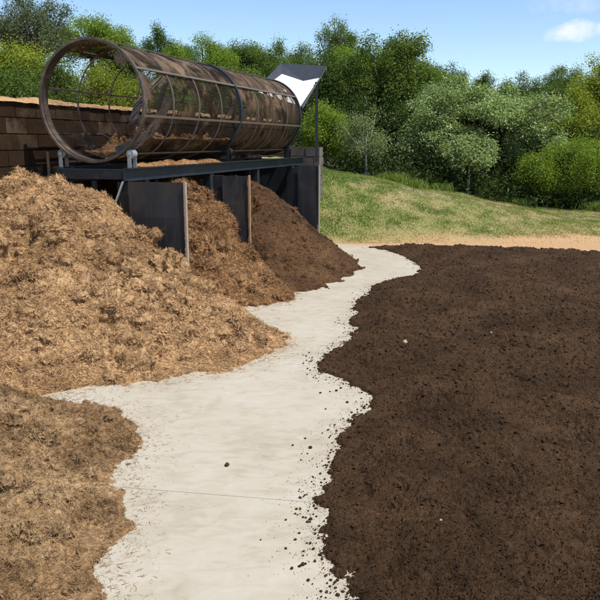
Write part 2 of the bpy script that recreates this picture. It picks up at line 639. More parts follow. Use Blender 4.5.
def grid_normals(PX):
    du = np.gradient(PX, axis=1)
    dv = np.gradient(PX, axis=0)
    n = np.cross(du, dv)
    return n / (np.linalg.norm(n, axis=-1, keepdims=True) + 1e-12)


def ribbons(pos, nrm, rng, length, width, lift=0.45, seg=3, curl=1.5):
    """curved thin strands lying on and sticking out of a surface"""
    n = len(pos)
    rv = rng.normal(size=(n, 3))
    t = rv - (rv * nrm).sum(1)[:, None] * nrm
    t /= np.linalg.norm(t, axis=1)[:, None] + 1e-9
    d = t + nrm * rng.uniform(-0.05, lift, (n, 1))
    d /= np.linalg.norm(d, axis=1)[:, None]
    bend = np.cross(d, nrm) * rng.normal(0, 0.7, (n, 1)) * curl - nrm * rng.uniform(0, 0.9, (n, 1)) * curl
    L = rng.uniform(*length, (n, 1))
    W = rng.uniform(*width, (n, 1))
    side = np.cross(d, rng.normal(size=(n, 3)))
    side /= np.linalg.norm(side, axis=1)[:, None] + 1e-9
    V = np.zeros((n, 2 * (seg + 1), 3))
    for k in range(seg + 1):
        s = k / seg
        p = pos + d * (s - 0.35) * L + bend * ((s - 0.35) ** 2) * L
        w = W * (1.0 - 0.75 * s)
        V[:, 2 * k] = p - side * w / 2
        V[:, 2 * k + 1] = p + side * w / 2
    base = (np.arange(n) * 2 * (seg + 1))[:, None]
    Q = np.concatenate([base + np.array([[2 * k, 2 * k + 1, 2 * k + 3, 2 * k + 2]]) for k in range(seg)])
    return V.reshape(-1, 3), Q


OCT_V = np.array([(1, 0, 0), (-1, 0, 0), (0, 1, 0), (0, -1, 0), (0, 0, 1), (0, 0, -1),
                  (.6, .6, .55), (-.6, .6, .55), (-.6, -.6, .55), (.6, -.6, .55)], float)
OCT_T = np.array([(0, 6, 9), (6, 0, 2), (7, 2, 1), (7, 1, 8), (8, 1, 3), (9, 8, 3), (9, 3, 0), (6, 2, 7),
                  (4, 6, 7), (4, 7, 8), (4, 8, 9), (4, 9, 6), (5, 2, 0), (5, 1, 2), (5, 3, 1), (5, 0, 3)])


def crumbs(pos, rng, size):
    n = len(pos)
    r = rng.uniform(0, 1, (n, 1, 1)) ** 2.2 * (size[1] - size[0]) + size[0]
    V = OCT_V[None] * rng.uniform(0.65, 1.25, (n, 10, 1)) * r
    a = rng.uniform(0, 2 * math.pi, n)
    ca, sa = np.cos(a)[:, None], np.sin(a)[:, None]
    tilt = rng.normal(0, 0.5, n)
    ct, st = np.cos(tilt)[:, None], np.sin(tilt)[:, None]
    x, y, z = V[..., 0], V[..., 1], V[..., 2] * 0.8
    y, z = y * ct - z * st, y * st + z * ct
    x, y = x * ca - y * sa, x * sa + y * ca
    V = np.stack([x, y, z], -1) + pos[:, None]
    Tt = (np.arange(n) * 10)[:, None, None] + OCT_T[None]
    return V.reshape(-1, 3), Tt.reshape(-1, 3)


import bmesh


def ico(sub):
    bm_ = bmesh.new()
    bmesh.ops.create_icosphere(bm_, subdivisions=sub, radius=1.0)
    out = np.array([v.co[:] for v in bm_.verts]), np.array([[v.index for v in f.verts] for f in bm_.faces])
    bm_.free()
    return out


ICO3, ICO4 = ico(3), ico(4)


def on_surface(v, tri, nrm, m, rng):
    """m random points spread evenly over a triangle mesh"""
    a, b, c = v[tri[:, 0]], v[tri[:, 1]], v[tri[:, 2]]
    ar = np.linalg.norm(np.cross(b - a, c - a), axis=1)
    ar = ar * (((a + b + c)[:, 2] / 3) > 0.01)
    k = rng.choice(len(tri), m, p=ar / ar.sum())
    u, w = rng.uniform(0, 1, (2, m, 1))
    fl_ = (u + w) > 1
    u, w = np.where(fl_, 1 - u, u), np.where(fl_, 1 - w, w)
    return a[k] + (b[k] - a[k]) * u + (c[k] - a[k]) * w, nrm[tri[k, 0]]



def tufts(pos, nrm, rng, size, seed, tpl=ICO3, sink=(-0.75, 0.05)):
    """matted fuzzy lumps of fibre, half sunk into the heap"""
    ICO_V, ICO_T = tpl
    n = len(pos)
    rad = size[0] + (size[1] - size[0]) * rng.uniform(0, 1, (n, 1, 1)) ** 2.0
    sq = rng.uniform(0.7, 1.3, (n, 1, 3))
    V = ICO_V[None] * rad * sq
    a = rng.uniform(0, 6.28, n)
    ca, sa = np.cos(a)[:, None], np.sin(a)[:, None]
    V[..., 0], V[..., 1] = V[..., 0] * ca - V[..., 1] * sa, V[..., 0] * sa + V[..., 1] * ca
    V[..., 2] *= 0.8
    c = pos + nrm * rad[:, 0] * rng.uniform(*sink, (n, 1))
    W = (V + c[:, None]).reshape(-1, 3)
    rr = np.repeat(rad[:, 0, 0], len(ICO_V))
    out = np.tile(ICO_V, (n, 1))
    q = W / rr[:, None]
    nz = 0.4 * perlin(q * 1.1, seed) + 0.4 * perlin(q * 2.4, seed + 1) + 0.4 * perlin(q * 5.0, seed + 2) + 0.14 * rng.normal(size=len(W))
    W = W + out * (nz * rr)[:, None]
    Tt = (np.arange(n) * len(ICO_V))[:, None, None] + ICO_T[None]
    return W, Tt.reshape(-1, 3), out


def heap(name, label, ctrl, toe, box, step, mat, seed, amp, n_fib, fib_len, fib_w, n_crumb=0, crumb=(0.004, 0.02),
         group=None, edge_noise=0.10, edge_w=0.5, cat='heap', n_tuft=0, tuft=(0.02, 0.09), n_big=0, big_r=(0.08, 0.2), n_loose=0):
    rng = np.random.RandomState(seed)
    x0, x1, y0, y1 = box
    X, Y = np.meshgrid(np.arange(x0, x1, step), np.arange(y0, y1, step))
    Z = tps(ctrl, X, Y)
    flat = np.stack([X.ravel(), Y.ravel(), np.full(X.size, seed * 3.1)], -1)
    ragged = (fbm(flat * 3.2, 5, seed + 40, 0.62) * edge_noise * 2.2).reshape(X.shape)
    if toe is not None:
        sd = poly_sd(toe, X, Y) + ragged
        Z = np.minimum(Z, np.where(sd > 0, 0.02 + sd * 1.35, -0.03 + sd * 0.6))
        Z = np.where(sd > 0, np.maximum(Z, 0.035 * smooth(0, 0.15, sd)), Z)
        fade = smooth(-0.05, edge_w, sd)
    else:
        fade = np.ones_like(Z)
    S = np.stack([X, Y, Z], -1)
    N = grid_normals(S)
    p = S.reshape(-1, 3)
    w = np.stack([fbm(p * 1.4 + 3, 2, seed + 11), fbm(p * 1.4 + 9, 2, seed + 12), fbm(p * 1.4, 2, seed + 13)], -1) * 0.22
    q = p + w
    # rounded clumps with creases between, then ever finer shreds
    big = np.abs(perlin(q * 1.9, seed + 1)) * 2 - 0.45
    med = np.abs(perlin(q * 4.3, seed + 2)) * 2 - 0.45
    sml = np.abs(perlin(q * 9.5, seed + 3)) * 2 - 0.4
    fin = perlin(q * 22, seed + 4)
    vfn = perlin(p * 47, seed + 5)
    rough = 0.55 + 0.9 * smooth(-0.25, 0.35, perlin(p * 0.9, seed + 6))
    pits = -smooth(0.22, 0.5, perlin(q * 2.3 + 31, seed + 7))
    d = (big * 0.13 + med * 0.055 + sml * 0.035 + pits * 0.20) * rough + fin * 0.028 + vfn * 0.02 + rng.normal(0, 0.003, len(p))
    d = d * amp * (0.18 + 0.82 * fade.ravel())
    D = p + N.reshape(-1, 3) * d[:, None]
    if toe is not None:
        sdr = sd.ravel()
        D[:, 2] = np.where(sdr > 0.03, np.maximum(D[:, 2], 0.012 + 0.05 * smooth(0.03, 0.5, sdr) + 0.02 * perlin(p * 14, seed + 9)), D[:, 2])
    G = D.reshape(X.shape + (3,))
    N2 = grid_normals(G)
    idx = np.arange(X.size).reshape(X.shape)
    Q = np.stack([idx[:-1, :-1], idx[:-1, 1:], idx[1:, 1:], idx[1:, :-1]], -1).reshape(-1, 4)
    zq = D[:, 2][Q].max(1)
    Q = Q[zq > -0.02]
    # strands
    ok = np.where((D[:, 2] > 0.0))[0]
    V, faces, att = [D], [Q], [np.clip(0.5 + 0.25 * rng.normal(size=len(D)), 0, 1)]
    n0 = len(D)
    FP, FN = D[ok], N2.reshape(-1, 3)[ok]
    if n_tuft:
        w_ = (0.12 + smooth(-0.3, 0.35, perlin(D[ok] * 2.1, seed + 21))) * (0.05 + (fade.ravel()[ok] if toe is not None else 1))
        w_ = w_ * (1 + 0.6 * (np.linalg.norm(D[ok] - [0, 0, H], axis=1) < 8.5))
        k = rng.choice(ok, n_tuft, p=w_ / w_.sum())
        v, f, on = tufts(D[k], N2.reshape(-1, 3)[k], rng, tuft, seed + 22)
        if n_big:
            kb_ = rng.choice(ok, n_big, p=w_ / w_.sum())
            v2, f2, on2 = tufts(D[kb_], N2.reshape(-1, 3)[kb_], rng, big_r, seed + 32, ICO4, (-0.85, -0.2))
            v2 = v2 + on2 * (0.016 * perlin(v2 * 30, seed + 33) + 0.012 * perlin(v2 * 60, seed + 34))[:, None]
            f = np.concatenate([f, f2 + len(v)]); v = np.concatenate([v, v2]); on = np.concatenate([on, on2])
        V.append(v); faces.append(f + n0); n0 += len(v)
        tone = np.concatenate([np.repeat(np.clip(rng.normal(0.33, 0.08, n_tuft), 0, 1), len(ICO3[0])), np.repeat(np.clip(rng.normal(0.33, 0.08, n_big), 0, 1), len(ICO4[0]))])  # lumps toned darker: the shadow beneath the strands is put into the colour
        att.append(np.clip(tone + rng.normal(0, 0.16, len(v)), 0, 1))
        sp, sn = on_surface(v, f, on, int(2.2 * len(FP)), rng)
        FP, FN = np.concatenate([FP, sp]), np.concatenate([FN, sn])
    if n_fib:
        # nearer the lens a strand shows larger, so sow them by nearness
        dist = np.linalg.norm(FP - [0, 0, H], axis=1)
        pr = 1 / dist ** 1.5
        k = rng.choice(len(FP), n_fib, p=pr / pr.sum())
        pos = FP[k] + rng.uniform(-step / 2, step / 2, (n_fib, 3))
        v, f = ribbons(pos, FN[k], rng, fib_len, fib_w, 0.8, 2)
        V.append(v); faces.append(f + n0); n0 += len(v)
        att.append(np.repeat(np.clip(rng.normal(0.55, 0.24, n_fib), 0, 1), len(v) // n_fib))
    if n_loose:
        cand = np.where((sd.ravel() < 0.0) & (sd.ravel() > -0.45))[0]
        pl = np.exp(sd.ravel()[cand] / 0.075)
        k = rng.choice(cand, n_loose, p=pl / pl.sum())
        pos = np.c_[p[k, :2] + rng.uniform(-step, step, (n_loose, 2)), np.full(n_loose, 0.004)]
        v, f = ribbons(pos, np.tile([0, 0, 1.0], (n_loose, 1)), rng, (fib_len[0] * 0.4, fib_len[1] * 0.7), (fib_w[0] * 0.7, fib_w[1] * 0.8), 0.12, 2, 0.5)
        v[:, 2] = np.maximum(v[:, 2], 0.0015)
        V.append(v); faces.append(f + n0); n0 += len(v)
        att.append(np.repeat(np.clip(rng.normal(0.75, 0.2, n_loose), 0, 1), len(v) // n_loose))
    if n_crumb:
        k = rng.choice(ok, n_crumb)
        v, f = crumbs(D[k], rng, crumb)
        V.append(v); faces.append(f + n0); n0 += len(v)
        att.append(np.repeat(np.clip(rng.normal(0.5, 0.22, n_crumb), 0, 1), len(v) // n_crumb))
    o = mesh_np(name, np.concatenate(V), faces, mat, None, False, np.concatenate(att))
    # move the origin to the heap's base
    c = np.array([(x0 + x1) / 2, (y0 + y1) / 2, 0])
    me = o.data
    co_ = np.zeros(len(me.vertices) * 3, dtype=np.float32)
    me.vertices.foreach_get('co', co_)
    me.vertices.foreach_set('co', (co_.reshape(-1, 3) - c).astype(np.float32).ravel())
    o.location = [float(k) for k in c]
    me.update()
    return tag(o, label, cat, group)


def ctl(toe_px, inner, extra=()):
    """toe pixels lie on the ground; inner = (px, py, Y); extra = plan points with height"""
    c = [tuple(P(*t)) for t in toe_px]
    c += [tuple(at(*i)) for i in inner]
    return c + list(extra)


# big tan heap
toeA_px = [(40, 396), (85, 389), (130, 384), (170, 379), (205, 374), (240, 366), (268, 357), (286, 345)]
toeA = [tuple(P(*t)[:2]) for t in toeA_px] + [(-0.25, 7.0), (-0.55, 7.5), (-0.95, 8.05), (-1.3, 8.55), (-1.6, 9.4), (-3.2, 10.2), (-6.2, 8.9), (-6.2, 5.6), (-3.4, 5.3), (-2.5, 5.25)]
ctrlA = ctl(toeA_px,
            [(262, 322, 7.0), (240, 306, 7.2), (215, 293, 7.4), (188, 276, 7.65), (165, 256, 7.8), (142, 239, 7.95), (130, 222, 8.05),
             (122, 209, 8.15), (105, 201, 8.25), (85, 191, 8.35), (60, 182, 8.45), (30, 184, 8.4), (0, 184, 8.4), (-80, 184, 8.3),
             (60, 300, 6.45), (130, 300, 6.6), (180, 320, 6.65), (0, 300, 6.4), (-80, 300, 6.3), (0, 350, 5.8), (100, 240, 7.5), (30, 240, 7.35)],
            [(-0.35, 7.25, 0.0), (-0.9, 8.1, 0.0), (-1.35, 8.7, 0.2), (-1.9, 9.2, 0.75), (-2.5, 9.3, 1.1), (-3.1, 9.4, 1.35), (-3.6, 9.0, 1.45), (-5.2, 8.6, 1.45), (-3.6, 5.2, 0), (-5.5, 5.3, 0.1)])
heap('fibre_heap', 'large pale tan heap of shredded fibre against the block wall and open drum end', ctrlA, toeA, (-5.4, 0.3, 4.9, 10.0), 0.0145,
     M['tan'], 3, 1.0, 760000, (0.02, 0.09), (0.003, 0.009), 2500, (0.004, 0.02), 'heaps of fibre and compost in the yard', 0.08, n_tuft=2600, tuft=(0.022, 0.085), n_big=330, big_r=(0.07, 0.17), n_loose=2200)

# low olive heap near the lens
toeB_px = [(38, 399), (75, 402), (100, 405), (125, 415), (141, 430), (146, 442), (133, 455), (117, 470), (119, 485), (131, 507), (123, 530), (115, 560), (106, 600), (98, 650)]
toeB = [tuple(P(*t)[:2]) for t in toeB_px] + [(-0.95, 1.9), (-3.6, 1.9), (-4.2, 5.0), (-3.0, 5.2), (-2.35, 5.3)]
ctrlB = ctl(toeB_px, [], [(-1.6, 4.6, 0.17), (-2.0, 4.9, 0.14), (-2.5, 4.9, 0.25), (-1.4, 3.9, 0.23), (-1.8, 3.9, 0.34), (-2.4, 4.0, 0.48), (-1.3, 3.1, 0.18), (-1.8, 3.1, 0.39), (-2.8, 3.2, 0.63),
                          (-1.1, 2.6, 0.14), (-1.7, 2.4, 0.34), (-3.4, 4.4, 0.57), (-3.4, 2.4, 0.57)])
heap('fibre_heap', 'low olive brown heap of coarse fibre in front of the large tan heap', ctrlB, toeB, (-3.6, -0.6, 1.9, 5.5), 0.0095,
     M['olive'], 8, 1.0, 520000, (0.012, 0.055), (0.0015, 0.0052), 3500, (0.003, 0.013), 'heaps of fibre and compost in the yard', 0.06, 0.22, n_tuft=2200, tuft=(0.010, 0.045), n_big=230, big_r=(0.04, 0.095), n_loose=2200)

# brown fibre spilling from the first bay
toeC_px = [(205, 312), (228, 307), (252, 309), (275, 304), (292, 297)]
toeC = [tuple(P(*t)[:2]) for t in toeC_px] + [(-0.1, 9.2), (-0.3, 9.8), (-0.62, 10.5), (-1.4, 11.3), (-3.2, 10.5), (-2.2, 8.8), (-1.5, 8.0)]
ctrlC = ctl(toeC_px, [(280, 290, 8.95), (262, 279, 9.1), (247, 250, 9.6), (228, 230, 9.5), (207, 214, 9.35), (196, 204, 9.4), (194, 250, 8.7), (210, 285, 8.3), (235, 278, 8.7)],
            [(-1.5, 10.2, 1.32), (-2.0, 9.6, 1.3), (-2.4, 10.4, 1.2), (-0.35, 10.0, 0.1), (-0.75, 10.7, 0.4), (-1.6, 8.2, 0.3)])
heap('fibre_heap', 'reddish tan fibre heap spilling out between the first two partition plates', ctrlC, toeC, (-2.9, 0.1, 7.8, 11.2), 0.018,
     M['brown'], 14, 1.0, 190000, (0.03, 0.11), (0.004, 0.010), 1800, (0.005, 0.02), 'heaps of fibre and compost in the yard', 0.1, n_tuft=800, tuft=(0.02, 0.08), n_big=110, big_r=(0.07, 0.16), n_loose=900)

# dark reddish heap spilling from the second bay
toeD_px = [(288, 295), (310, 291), (330, 284), (346, 278), (363, 268)]
toeD = [tuple(P(*t)[:2]) for t in toeD_px] + [(0.95, 11.3), (0.85, 12.2), (0.62, 13.3), (-0.3, 14.1), (-2.2, 13.6), (-1.9, 11.4), (-0.8, 10.2), (-0.3, 9.3)]
ctrlD = ctl(toeD_px, [(262, 250, 10.3), (270, 241, 10.5), (285, 229, 10.9), (300, 225, 11.2), (318, 232, 11.7), (335, 246, 11.6), (350, 257, 11.4), (300, 260, 10.1), (325, 262, 10.5)],
            [(-0.95, 11.5, 1.3), (-1.5, 12.3, 1.42), (-0.75, 12.7, 1.2), (-0.2, 13.5, 0.5), (0.6, 12.8, 0.05), (-1.2, 13.4, 1.2), (-0.6, 10.2, 0.3)])
heap('compost_heap', 'dark reddish brown compost heap spilling from the far bay', ctrlD, toeD, (-2.1, 1.2, 8.6, 14.2), 0.022,
     M['dark'], 21, 0.45, 14000, (0.01, 0.04), (0.002, 0.006), 9000, (0.004, 0.016), 'heaps of fibre and compost in the yard', 0.1, n_tuft=500, tuft=(0.012, 0.045))

# the compost bed on the right: a fan shaped grid, finer near the lens
edge_px = [(366, 247.5), (385, 250), (405, 257), (422, 268), (416, 275), (395, 279), (372, 286), (353, 306), (356, 314), (346, 322), (358, 330), (350, 340),
           (333, 350), (317, 362), (322, 374), (345, 381), (358, 388), (371, 400), (366, 412), (350, 422), (336, 432), (342, 446), (330, 462),
           (330, 476), (318, 490), (314, 503), (330, 515), (335, 526), (322, 540), (319, 554), (334, 568), (346, 578), (344, 600), (352, 640), (352, 700)]
far_px = [(600, 254.5), (560, 252), (520, 250.5), (470, 248.5), (420, 247.5), (385, 246.5)]
bed_poly = [tuple(P(*t)[:2]) for t in edge_px] + [(0.3, 1.2), (3.0, 1.2), (8.5, 8.0), (9.3, 12.1)] + [tuple(P(*t)[:2]) for t in far_px]
rng = np.random.RandomState(77)
v = np.linspace(math.log(1.35), math.log(14.2), 1150)
u = np.linspace(-0.12, 0.76, 960)
UU, VV = np.meshgrid(u, v)
Y = np.exp(VV)
X = UU * Y
sd = poly_sd(bed_poly, X, Y)
flat = np.stack([X.ravel(), Y.ravel(), np.zeros(X.size)], -1)
sd = sd + (fbm(flat * 5.0, 6, 60, 0.74) * 0.085).reshape(X.shape)
base = np.where(sd > 0, 0.022 * smooth(0, 0.05, sd) + 0.10 * smooth(0.0, 0.55, sd) + 0.05 * smooth(0.4, 2.0, sd), sd * 0.5)
fade = smooth(0.0, 0.35, sd).ravel()
fl2 = flat + np.stack([fbm(flat * 2, 2, 91), fbm(flat * 2 + 5, 2, 92), 0 * flat[:, 0]], -1) * 0.2
ridg = fbm(flat * [0.5, 1.6, 1], 3, 61) * 0.04 + fbm(fl2 * [2.2, 6.5, 1], 4, 68, 0.6) * 0.042
clump = (np.abs(perlin(fl2 * 6.0, 62)) * 2 - 0.4) * 0.028 + (np.abs(perlin(fl2 * 14, 63)) * 2 - 0.4) * 0.019
fine = perlin(flat * 27, 64) * 0.008 + (np.abs(perlin(fl2 * 42, 65)) * 2 - 0.4) * 0.0095 + (np.abs(perlin(flat * 85, 67)) * 2 - 0.4) * 0.0055 + rng.normal(0, 0.0007, X.size)
pit = -smooth(0.25, 0.5, perlin(fl2 * 4.0 + 17, 66)) * 0.03
Z = base.ravel() + (ridg + clump + pit) * (0.15 + 0.85 * fade) + fine * (0.35 + 0.65 * fade) * (sd.ravel() > -0.02)
D = np.stack([X.ravel(), Y.ravel(), Z], -1)
idx = np.arange(X.size).reshape(X.shape)
Q = np.stack([idx[:-1, :-1], idx[:-1, 1:], idx[1:, 1:], idx[1:, :-1]], -1).reshape(-1, 4)
Q = Q[Z[Q].max(1) > -0.012]
ok = np.where((sd.ravel() > 0.01) & (D[:, 0] < 0.62 * D[:, 1]))[0]
pr = 1 / np.maximum(Y.ravel()[ok], 2.5) ** 1.2; k = rng.choice(ok, 90000, p=pr / pr.sum())
pb = smooth(2.5, 6.5, Y.ravel()[ok]) * Y.ravel()[ok]; kb = rng.choice(ok, 22000, p=pb / pb.sum())
vc, fc = crumbs(D[k] + rng.uniform(-0.01, 0.01, (len(k), 3)), rng, (0.001, 0.0055))
vb, fb = crumbs(D[kb], rng, (0.004, 0.017))
fc = np.concatenate([fc, fb + len(vc)]); vc = np.concatenate([vc, vb]); k = np.concatenate([k, kb])
edge_ok = np.where((sd.ravel() > -0.09 + 0.07 * rng.uniform(-1, 1, X.size)) & (sd.ravel() < 0.06))[0]
pw = np.minimum(Y.ravel()[edge_ok], 7.0) ** 1.3; ke = rng.choice(edge_ok, 1500, p=pw / pw.sum())
ek = np.where((sd.ravel() < 0.0) & (sd.ravel() > -0.4))[0]; pw = np.exp(sd.ravel()[ek] / 0.07) * np.minimum(Y.ravel()[ek], 7.0) ** 1.5; kd = rng.choice(ek, 7000, p=pw / pw.sum())
pe = D[ke].copy(); pe[:, 2] = np.maximum(pe[:, 2], 0.002) + 0.002
ve, fe = crumbs(pe, rng, (0.002, 0.010))
pd_ = D[kd].copy(); pd_[:, 2] = 0.001
vd, fd = crumbs(pd_, rng, (0.0008, 0.0032))
fe = np.concatenate([fe, fd + len(ve)]); ve = np.concatenate([ve, vd]); ke = np.concatenate([ke, kd])
kf = rng.choice(ok, 150000)
vf, ff = ribbons(D[kf], np.tile([0, 0, 1.0], (len(kf), 1)), rng, (0.008, 0.035), (0.001, 0.003), 0.6)
att = np.concatenate([np.full(len(D), 0.5), np.repeat(np.clip(rng.normal(0.5, 0.25, len(k)), 0, 1), 10), np.repeat(np.clip(rng.normal(0.4, 0.25, len(ke)), 0, 1), 10),
                      np.repeat(np.clip(rng.normal(0.6, 0.3, len(kf)), 0, 1), 8)])
n0, n1_, n2_ = len(D), len(D) + len(vc), len(D) + len(vc) + len(ve)
bed = mesh_np('compost_bed', np.concatenate([D, vc, ve, vf]), [Q, fc + n0, fe + n1_, ff + n2_], M['compost'], None, False, att)
tag(bed, 'dark brown compost spread flat over the yard', 'compost', kind='stuff')

# loose clods on the concrete
CL = [(278, 123, 5), (290, 160, 4), (340, 145, 6), (378, 158, 6), (385, 150, 5), (330, 182, 4), (214, 244, 5), (243, 228, 5), (255, 250, 9), (235, 263, 3), (248, 263, 4),
      (260, 316, 4), (302, 308, 13), (280, 330, 5), (238, 350, 3), (198, 416, 5), (220, 402, 5), (225, 404, 4), (238, 410, 5), (255, 415, 8), (248, 421, 6), (140, 462, 4), (220, 462, 6), (255, 470, 6),
      (198, 482, 6), (237, 520, 10), (265, 512, 7), (250, 556, 8), (290, 545, 6), (275, 430, 5), (262, 385, 4), (250, 395, 4), (290, 290, 5), (270, 370, 4), (350, 168, 5), (360, 172, 4),
      (300, 570, 6), (312, 560, 7), (318, 590, 8), (330, 582, 6), (265, 440, 4), (282, 455, 4), (285, 340, 5), (245, 38, 4), (238, 36, 3), (252, 30, 4), (315, 118, 6), (325, 112, 5), (300, 120, 4)]


def clod(name, p, r, mat, rs, label, cat, group=None):
    rg = np.random.RandomState(rs)
    a = np.linspace(0, 2 * math.pi, 11)[:-1]
    V, Qd = [], []
    rows = [(-0.75, 0.55), (-0.4, 0.9), (0.05, 1.0), (0.45, 0.8), (0.75, 0.4)]
    for z, w in rows:
        for t in a:
            V.append((w * math.cos(t), w * math.sin(t), z * 0.8))
    n = len(a)
    for i in range(len(rows) - 1):
        for j in range(n):
            Qd.append((i * n + j, i * n + (j + 1) % n, (i + 1) * n + (j + 1) % n, (i + 1) * n + j))
    V = np.array(V)
    V *= (1 + 0.55 * perlin(V * 1.6 + rs * 1.7, 5) + 0.35 * perlin(V * 4 + rs, 6))[:, None]
    V = V * r * np.array([rg.uniform(0.8, 1.25), rg.uniform(0.8, 1.2), 1])
    V = np.vstack([V, [(0, 0, V[-n:, 2].mean() + r * 0.1)], [(0, 0, V[:n, 2].min())]])
    m0 = len(V) - 2
    e = (len(rows) - 1) * n
    Tt = [(m0, e + j, e + (j + 1) % n) for j in range(n)] + [(m0 + 1, (j + 1) % n, j) for j in range(n)]
    V[:, 2] -= V[:, 2].min()
    o = mesh_np(name, V, [np.array(Qd), np.array(Tt)], mat, None, True, np.full(len(V), 0.45))
    o.location = [float(k) for k in p]
    o.rotation_euler = (0, 0, rg.uniform(0, 6))
    return tag(o, label, cat, group)


for i, (zx, zy, s) in enumerate(CL):
    px, py = 200 + zx / 2.308, 340 + zy / 2.308
    p = P(px, py)
    r = s / 2.308 / F * np.linalg.norm(p - [0, 0, H]) * 0.55
    big = s >= 9
    lab = {(302, 308): 'largest dark compost clod, touching the bed edge halfway down the path', (255, 250): 'dark compost clod standing clear left of the largest clod, upslope of it',
           (237, 520): 'fairly large dark clod alone on the concrete near the bottom edge'}.get((zx, zy), 'small dark crumb of compost lying loose on the pale concrete beside the bed')
    clod('compost_clod', (p[0], p[1], -0.001), r, M['compost'], 100 + i, lab, 'clod', None if big else 'loose crumbs of compost on the concrete')
p = P(227, 466)
clod('brown_clod', (p[0], p[1], -0.002), 0.017, M['dark'], 9, 'single brown clod lying alone in the middle of the concrete path', 'clod')
M['pebble'] = mat_plain('pale_stone', (0.42, 0.31, 0.22), 0.8, 0, 0.25, 20)


# ---------------------------------------------------------------- bays, platform, drum
def L3(lat, lon, z):
    """right of the drum axis, along it, height"""
    q = AX0 + AXR * lat + AXD * lon
    return np.array([q[0], q[1], z])


R3 = np.array([AXR[0], AXR[1], 0.0])
D3 = np.array([AXD[0], AXD[1], 0.0])
U3 = np.array([0, 0, 1.0])
ZB = 1.52                                    # beam centre height

plat = thing('drum_platform', L3(0, 3, 0), 'low dark steel frame of beams and posts that carries the drum', 'platform')
for lat in (-0.46, 0.46):
    mb = MB()
    # channel: web and two flanges
    s = 1 if lat > 0 else -1
    a0, a1 = -0.12, 6.9
    mb.bar(L3(lat, a0, ZB), L3(lat, a1, ZB), 0.012, 0.13)
    mb.bar(L3(lat + s * 0.032, a0, ZB + 0.071), L3(lat + s * 0.032, a1, ZB + 0.071), 0.076, 0.012)
    mb.bar(L3(lat + s * 0.032, a0, ZB - 0.071), L3(lat + s * 0.032, a1, ZB - 0.071), 0.076, 0.012)
    mb.build('side_beam', M['steel_dark'], plat)
for k, lon in enumerate((-0.06, 2.9, 6.0)):
    mb = MB()
    mb.bar(L3(-0.45, lon, ZB), L3(0.45, lon, ZB), 0.07, 0.12)
    mb.build('cross_beam', M['steel_dark'], plat, bevel=0.004)
posts = [(0.0, -0.04, 0.05), (0.46, 0.35, 0.10), (-0.46, 0.1, 0.09), (0.46, 2.25, 0.12), (-0.46, 2.25, 0.1), (0.46, 4.2, 0.1), (-0.46, 4.2, 0.1), (0.46, 6.1, 0.12), (-0.46, 6.1, 0.12)]
for lat, lon, w in posts:
    mb = MB()
    mb.bar(L3(lat, lon, 0), L3(lat, lon, ZB - 0.078), w, w, up=D3)
    mb.build('post', M['steel_dark'], plat, bevel=0.004)
mb = MB()
mb.bar(L3(0.46, -0.14, ZB - 0.08), L3(0.36, -0.16, ZB - 0.32), 0.022, 0.022)
mb.build('brace', M['galv'], plat)
mb = MB()
mb.bar(L3(-0.5, -0.1, ZB - 0.08), L3(-0.42, -0.16, ZB - 0.22), 0.05, 0.04)
mb.build('brace', M['galv'], plat)
# rollers under the ring at each end
R_RING, R_DRUM, Z_AX = 0.73, 0.70, 2.376
for lon in (0.05, 2.98, 5.92):
    for sgn in (-1, 1):
        a = math.radians(270 + sgn * 38)
        rr = R_RING + 0.055
        lat, z = rr * math.cos(a), Z_AX + rr * math.sin(a)
        mb = MB()
        mb.tube([L3(lat, lon - 0.045, z), L3(lat, lon + 0.045, z)], 0.055, 18)
        ro = mb.build('roller', M['rubber'] if lon > 0.1 else M['galv'], plat, bevel=0.004)
        mb = MB()
        for dl in (-0.062, 0.062):
            mb.bar(L3(lat, lon + dl, ZB + 0.077), L3(lat, lon + dl, z + 0.04), 0.05, 0.008, up=D3)
        mb.tube([L3(lat, lon - 0.075, z), L3(lat, lon + 0.075, z)], 0.016, 10)
        mb.build('bracket', M['galv'] if lon < 0.1 else M['steel_dark'], ro)
# added sheet that keeps the sun out of the back of the bays
mb = MB()
mb.box(L3(-0.83, 3.3, ZB - 0.11), R3 * 0.335, D3 * 3.4, U3 * 0.006)
mb.build('sun_block_sheet', M['steel_black'], plat)
mb = MB()
mb.box(L3(-0.06, 6.35, 0.72), R3 * 1.04, D3 * 0.012, U3 * 0.70)
mb.build('dark_backing_sheet', M['steel_black'], plat)  # added black sheet standing in for the darkness behind the bays

